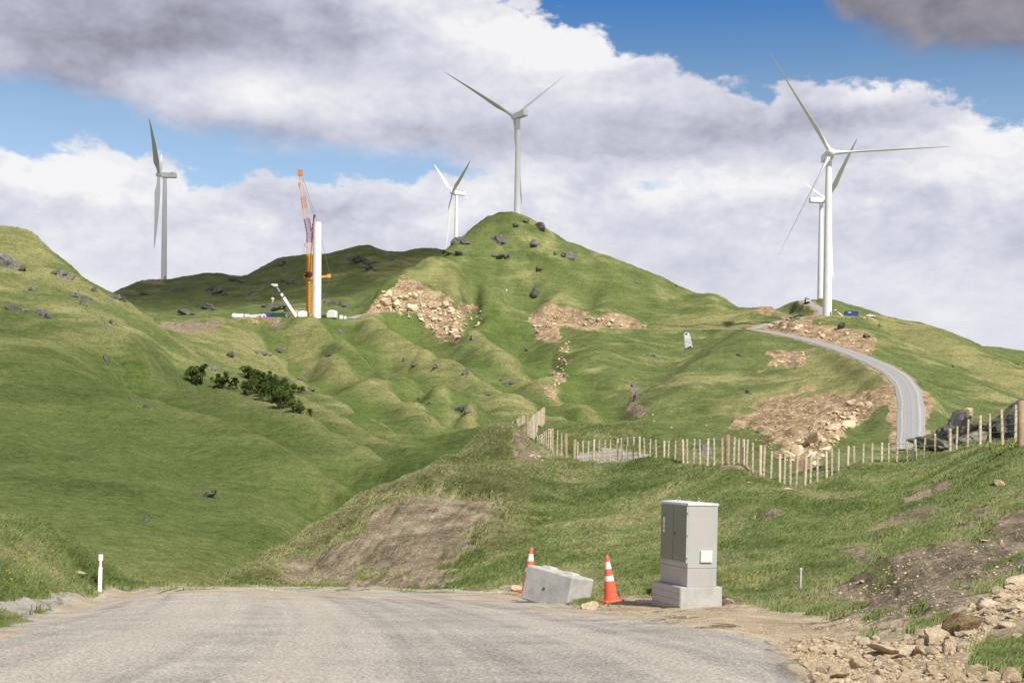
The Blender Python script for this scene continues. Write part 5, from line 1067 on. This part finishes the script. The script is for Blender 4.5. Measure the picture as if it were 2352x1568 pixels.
# ---------------------------------------------------------------- shrubs on the left hill
def leaf_mat(name, c0, c1):
    m = bpy.data.materials.new(name); m.use_nodes = True; g = NT(m.node_tree); b = m.node_tree.nodes['Principled BSDF']; b.inputs['Roughness'].default_value = .7; b.inputs['Specular IOR Level'].default_value = .2
    geo = g.n('ShaderNodeNewGeometry'); oi = g.n('ShaderNodeObjectInfo')
    n = g.noise(geo.outputs['Position'], 1.1, 3, .6); f = g.m('ADD', g.m('MULTIPLY', n, .7), g.m('MULTIPLY', oi.outputs['Random'], .3))
    g.L.new(g.ramp(f, [(.3, c0), (.7, c1)]), b.inputs['Base Color']); return m
LEAF = leaf_mat('shrub leaf', (.040, .070, .014), (.13, .178, .040)); BARK = mat('bark', (.10, .085, .06), .9, 0, .2, 8)
def shrub_mesh(seed, h=1.0, w=.8, nb=7, nl=2600):
    r = np.random.default_rng(seed); rr = random.Random(seed); tr = MB(); cl = []
    for k in range(nb):
        a = rr.uniform(0, 6.28); q = rr.uniform(.1, .5)*w; z = rr.uniform(.45, .88)*h; tip = Vector((math.cos(a)*q, math.sin(a)*q, z))
        b0 = Vector((rr.uniform(-.06, .06), rr.uniform(-.06, .06), -.15)); tr.tube([(b0, 1), ((b0+tip)/2+Vector((0, 0, .06)), .7), (tip, .3)], .035, 6)
        for _ in range(3): cl.append((tip+Vector((rr.gauss(0, .11), rr.gauss(0, .11), rr.gauss(0, .08))), rr.uniform(.10, .22)*w))
    cs_ = np.array([c for c, _ in cl]); rs_ = np.array([s_ for _, s_ in cl]); i = r.integers(0, len(cl), nl)
    dv = r.normal(size=(nl, 3)); dv /= np.linalg.norm(dv, axis=1)[:, None]; c = cs_[i]+dv*(rs_[i]*r.uniform(.45, 1.05, nl))[:, None]*np.array([1, 1, .8])
    a = r.normal(size=(nl, 3)); a /= np.linalg.norm(a, axis=1)[:, None]; b = np.cross(a, r.normal(size=(nl, 3))); b /= np.linalg.norm(b, axis=1)[:, None]; s_ = r.uniform(.018, .042, nl)[:, None]
    co = np.stack([c-a*s_-b*s_*.6, c+a*s_-b*s_*.6, c+a*s_*.6+b*s_*.7, c-a*s_*.6+b*s_*.7], 1).reshape(-1, 3)
    return tr, co
SHR = []
for k in range(5):
    tr_, co_ = shrub_mesh(300+k, 1.0, (.85, 1.0, .75, 1.1, .6)[k], (7, 9, 6, 10, 5)[k]); a_ = tr_.build('trunk', BARK); b_ = mesh_np('crown', co_, 4, LEAF); SHR.append((a_.data, b_.data)); bpy.data.objects.remove(a_); bpy.data.objects.remove(b_)
SG = 'dark shrubs growing in the gully of the left hill'
for i, (px, py, h, k, lb) in enumerate([(447, 882, 46, 1, 0), (463, 882, 50, 2, 0), (510, 892, 42, 0, 0), (498, 890, 26, 3, 0), (530, 895, 24, 4, 0), (545, 893, 34, 4, 0), (562, 903, 26, 3, 0), (580, 905, 42, 1, 0), (600, 918, 44, 2, 0), (612, 912, 52, 0, 0), (632, 924, 46, 1, 0), (647, 938, 52, 3, 0), (660, 936, 40, 0, 0), (675, 946, 34, 1, 0), (690, 950, 22, 3, 0), (715, 956, 24, 4, 1),
      (568, 868, 30, 3, 2), (585, 872, 28, 1, 2), (603, 878, 28, 3, 2), (622, 884, 28, 1, 2), (640, 890, 26, 3, 2), (655, 896, 26, 0, 2), (668, 900, 22, 3, 2), (688, 902, 18, 3, 2)]):
    p = hit(px, py, 120, 420); s_ = h*p.y/F*.88
    t = thing('shrub', p-Vector((0, 0, .1)), ('dark green shrub in the lower row down the gully of the left hill', 'small lone shrub at the lower right end of the gully shrubs', 'dark green shrub in the dense upper row along the gully crest')[lb], 'shrub', SG if lb != 1 else None, (0, 0, i*1.9)); t.scale = (s_*(1.05 if lb != 2 else 1.25), s_*(1.05 if lb != 2 else 1.25), s_)
    for nm, me in zip(('trunk', 'crown'), SHR[k]):
        o = bpy.data.objects.new(nm, me); C.objects.link(o); o.parent = t

# ---------------------------------------------------------------- long grass on the near ground
def grass_mat(name, c0, c1, c2):
    m = bpy.data.materials.new(name); m.use_nodes = True; g = NT(m.node_tree); b = m.node_tree.nodes['Principled BSDF']; b.inputs['Roughness'].default_value = .65; b.inputs['Specular IOR Level'].default_value = .18
    geo = g.n('ShaderNodeNewGeometry'); p = geo.outputs['Position']; n = g.noise(p, .22, 5, .6); n2 = g.noise(p, 3.5, 4, .7)
    f = g.m('ADD', g.m('MULTIPLY', n, .62), g.m('MULTIPLY', n2, .38)); g.L.new(g.ramp(f, [(.36, c0), (.5, c1), (.64, c2)]), b.inputs['Base Color'])
    vm = g.n('ShaderNodeVectorMath', operation='SCALE'); g.L.new(geo.outputs['Normal'], vm.inputs[0]); vm.inputs[3].default_value = .5
    va = g.n('ShaderNodeVectorMath', operation='ADD'); g.L.new(vm.outputs[0], va.inputs[0]); va.inputs[1].default_value = (0, 0, .9)
    vn = g.n('ShaderNodeVectorMath', operation='NORMALIZE'); g.L.new(va.outputs[0], vn.inputs[0]); g.L.new(vn.outputs[0], b.inputs['Normal'])
    tl = g.n('ShaderNodeBsdfTranslucent'); g.L.new(g.ramp(f, [(.36, c0), (.5, c1), (.64, c2)]), tl.inputs[0]); mx = g.n('ShaderNodeMixShader'); mx.inputs[0].default_value = .5
    out = m.node_tree.nodes['Material Output']; g.L.new(b.outputs[0], mx.inputs[1]); g.L.new(tl.outputs[0], mx.inputs[2]); g.L.new(mx.outputs[0], out.inputs[0]); return m
GRASS = grass_mat('long grass', (.15, .215, .060), (.29, .36, .13), (.55, .52, .29))
def grass(name, n, d0, d1, hmin, hmax, label, m=None, wk=.00052, hills_=False, trange=None):
    r = rng
    # weights: even cover of what the slopes show, fewer on bare soil
    j0, j1 = np.searchsorted(S, math.log(d0)), np.searchsorted(S, math.log(d1)); i0, i1 = np.searchsorted(T, -.47), np.searchsorted(T, .47)
    Yc, Zc = Yg[j0:j1, i0:i1], Zg[j0:j1, i0:i1]; dz = np.gradient(Zc/Yc, axis=0); cov = np.clip(dz, 0, None)*1.0+.00025
    thin = np.clip(1-np.clip(tan+grav*1.3+pale+brown*.93, 0, 1), 0, 1)[j0:j1, i0:i1]
    vis = (Zc/Yc) > cummax[j0:j1, i0:i1]-.012
    sp_x = np.array([(p_-CX)/F for p_ in (-2000, 480, 510, 600, 700, 800, 900, 1000, 1100, 1172, 1260)]); sp_d = np.array([44, 44, 49, 53, 56, 59.5, 63.5, 70, 75, 82, 105]); vis = vis & (hills_ | (Yc < np.interp(Xg[j0:j1, i0:i1]/Yc, sp_x, sp_d)))
    if trange: vis = vis & (Xg[j0:j1, i0:i1] > trange[0]*Yc) & (Xg[j0:j1, i0:i1] < trange[1]*Yc)
    clump = np.clip(.55+.8*fbm(Xg[j0:j1, i0:i1]/1.3, Yc/1.3, 3, 91), .05, 2)
    w = cov*thin**3*vis*clump; w = w.ravel()/w.sum(); idx = r.choice(len(w), n, p=w); jj, ii = np.unravel_index(idx, Yc.shape)
    jj = jj+j0; ii = ii+i0; fj, fi = r.random(n), r.random(n); j2, i2 = np.minimum(jj+1, NR-1), np.minimum(ii+1, NC-1)
    bil = lambda A: (A[jj, ii]*(1-fi)+A[jj, i2]*fi)*(1-fj)+(A[j2, ii]*(1-fi)+A[j2, i2]*fi)*fj
    x, y, z = bil(Xg), bil(Yg), bil(Zg); cl = fbm(x/2.6, y/2.6, 3, 95); hh = (hmin+(hmax-hmin)*np.clip(.5+.75*cl, 0, 1))*(np.clip(y/230, .5, 1.8) if hills_ else 1)*r.uniform(.55, 1.25, n)*(1+1.1*bil(tall))
    a = r.uniform(0, 2*np.pi, n); wd = np.maximum(.008, wk*y)*r.uniform(.6, 1.3, n)
    bend = r.uniform(.3, 1.1, n)*hh; wind = .55*hh; bx = np.cos(a)*bend*.6+wind*.8; by = np.sin(a)*bend*.6-wind*.2
    px_, py_ = -np.sin(a)*wd, np.cos(a)*wd; px_ = np.abs(px_)*.5+wd*.5
    b0 = np.stack([x-px_, y-py_*.3, z-.03], 1); b1 = np.stack([x+px_, y+py_*.3, z-.03], 1)
    m0 = np.stack([x+bx*.35-px_*.7, y+by*.35, z+hh*.6], 1); m1 = np.stack([x+bx*.35+px_*.7, y+by*.35, z+hh*.6], 1); tp = np.stack([x+bx, y+by, z+hh*.92], 1)
    co = np.stack([b0, b1, m1, m0, m0, m1, tp, tp+np.array([.004, 0, 0])], 1).reshape(-1, 3)
    return tag(mesh_np(name, co, 4, m or GRASS), label, 'grass', None, 'stuff')
grass('long_grass', 430000, 7, 62, .05, .19, 'long wind-bent green grass covering the near slopes')
grass('plateau_grass', 150000, 55, 104, .08, .26, 'long grass on the fence plateau and the spur crest')
HGRASS = grass_mat('pasture tufts', (.10, .145, .038), (.19, .235, .075), (.36, .35, .17))
grass('pasture_tufts', 170000, 66, 950, .05, .17, 'short tufted pasture grass on the hills', HGRASS, .00034, True)
grass('spur_grass', 160000, 44, 86, .07, .24, 'long pale seeding grass on the crest of the cut spur', grass_mat('pale seeding grass', (.26, .30, .105), (.44, .45, .21), (.60, .56, .34)), .0006, False, (ray(480, 1200)[0], ray(1215, 1000)[0]))
# yellow flowers
def flowers(spots):
    vs = []
    for px, py, rx, ry, n, d0 in spots:
        for _ in range(n):
            p = hit(px+random.gauss(0, rx), py+random.gauss(0, ry), d0, 110); s_ = .013*max(1, p.y/26); z = p.z+random.uniform(.12, .32)
            for k in range(2):
                a = random.uniform(0, 3.14); dx, dy = math.cos(a)*s_, math.sin(a)*s_
                vs += [(p.x-dx, p.y-dy, z), (p.x, p.y, z-s_), (p.x+dx, p.y+dy, z), (p.x, p.y, z+s_)]
    return mesh_np('yellow_flowers', np.array(vs), 4, mat('flower yellow', (.80, .52, .02), .5))
tag(flowers([(1690, 1345, 26, 10, 26, 18), (1720, 1350, 20, 8, 14, 18), (2290, 1040, 24, 6, 24, 20), (80, 1300, 30, 18, 14, 20), (2090, 1120, 40, 26, 12, 20), (20, 1345, 16, 16, 12, 18)]), 'scattered small yellow flowers in the grass', 'flowers', None, 'stuff')

# rubble too small to count between the big stones
def rubble(name, po, n, dmin, dmax, smin, smax, label, m=None):
    r = np.random.default_rng(5); base = []
    bm = bmesh.new(); bmesh.ops.create_icosphere(bm, subdivisions=1, radius=1); tri = np.array([[v.co[:] for v in f.verts] for f in bm.faces]); bm.free()
    xs = [a for a, _ in po]; ys = [b for _, b in po]; out = []
    while n > 0:
        x, y = random.uniform(min(xs), max(xs)), random.uniform(min(ys), max(ys))
        if not inpoly(x, y, po): continue
        n -= 1; p = hit(x, y, dmin, dmax); s_ = random.uniform(smin, smax)*random.random()**1.5*p.y/F+smin*p.y/F*.5
        a = random.uniform(0, 6.28); Mz = np.array([[math.cos(a), -math.sin(a), 0], [math.sin(a), math.cos(a), 0], [0, 0, 1]])
        k = tri*np.array([1, random.uniform(.6, 1), random.uniform(.4, .8)]); j = np.sin(k.sum(-1, keepdims=True)*7+random.random()*9)*.16
        out.append((k*(1+j))@Mz.T*s_+np.array(p[:]))
    return tag(mesh_np(name, np.concatenate(out).reshape(-1, 3), 3, m or LIME), label, 'rubble', None, 'stuff')
rubble('limestone_rubble', HEAP, 2400, 3, 40, 3, 12, 'small limestone rubble between the big roadside rocks')
rubble('slope_gravel', [(1800, 1440), (1900, 1390), (1960, 1330), (2100, 1275), (2345, 1210), (2345, 1330), (2200, 1410), (2100, 1470)], 700, 6, 40, 1.2, 5, 'loose gravel on the bare slope at right')
rubble('verge_gravel', [(1100, 1356), (1300, 1366), (1500, 1400), (1800, 1440), (1780, 1475), (1500, 1425), (1350, 1400)], 700, 10, 40, .8, 2.8, 'loose pale gravel along the right road verge')
rubble('road_stones', [(0, 1460), (400, 1380), (900, 1360), (1300, 1385), (1600, 1440), (1800, 1500), (1840, 1568), (0, 1568)], 1500, 6, 36, .8, 2.6, 'loose stones lying on the gravel road', mat('road stone', (.34, .33, .31), .9, 0, .35, 3))
rubble('scar_rubble', [(820, 718), (885, 672), (920, 642), (1000, 675), (1120, 716), (1060, 722), (1050, 775), (1000, 760), (930, 722), (860, 718)], 500, 600, 760, 1, 3.6, 'small broken limestone in the big quarried scar')
rubble('bend_rubble', [(1690, 985), (1800, 925), (2000, 902), (2060, 908), (1960, 975), (1900, 1050), (1800, 1050)], 700, 200, 430, 1, 4.5, 'small broken limestone on the scar below the road bend')
# cumulus clouds set out of view to shade the far range and left hill
def shade_cloud(ctr, alt, rx, ry, rz, seed, thin):
    r = random.Random(seed); c = Vector(ctr)+sdir*((alt-ctr[2])/sdir.z); bm = bmesh.new()
    bmesh.ops.create_icosphere(bm, subdivisions=5, radius=1, matrix=Matrix.Diagonal((rx, ry, rz, 1)))
    from mathutils import noise as mn
    for v in bm.verts: v.co += v.co.normalized()*mn.fractal(v.co*.012+Vector((seed, 0, 0)), 1, 2, 5)*rz*.7
    me = bpy.data.meshes.new('shade_cloud'); bm.to_mesh(me); bm.free(); me.materials.append(shade_cloud_mat(rx, ry, thin)); o = bpy.data.objects.new('shade_cloud', me); C.objects.link(o); o.location = c; o['kind'] = 'structure'; me.polygons.foreach_set('use_smooth', [True]*len(me.polygons)); return o
def shade_cloud_mat(rx, ry, thin):
    m = bpy.data.materials.new('shade_cloud'); m.use_nodes = True; nt = m.node_tree; nt.nodes.clear(); g = NT(nt)
    out = g.n('ShaderNodeOutputMaterial'); tr = g.n('ShaderNodeBsdfTransparent'); df = g.n('ShaderNodeBsdfDiffuse'); df.inputs[0].default_value = (.9, .9, .92, 1); mx = g.n('ShaderNodeMixShader')
    tc = g.n('ShaderNodeTexCoord'); p = tc.outputs['Object']; s_ = g.vmap(p, (1/rx, 1/ry, 0)); ln = g.n('ShaderNodeVectorMath', operation='LENGTH'); g.L.new(s_, ln.inputs[0])
    e = g.m('ADD', ln.outputs['Value'], g.m('MULTIPLY', g.m('SUBTRACT', g.noise(p, .012, 6, .6), .5), .9))
    g.L.new(g.m('MULTIPLY', g.ss(e, 1.0, .62), 1-thin), mx.inputs[0]); g.L.new(tr.outputs[0], mx.inputs[1]); g.L.new(df.outputs[0], mx.inputs[2]); g.L.new(mx.outputs[0], out.inputs[0]); return m
shade_cloud((-205, 975, 130), 900, 260, 165, 50, 3, .35)
shade_cloud((-75, 190, 0), 900, 120, 150, 40, 9, .90)
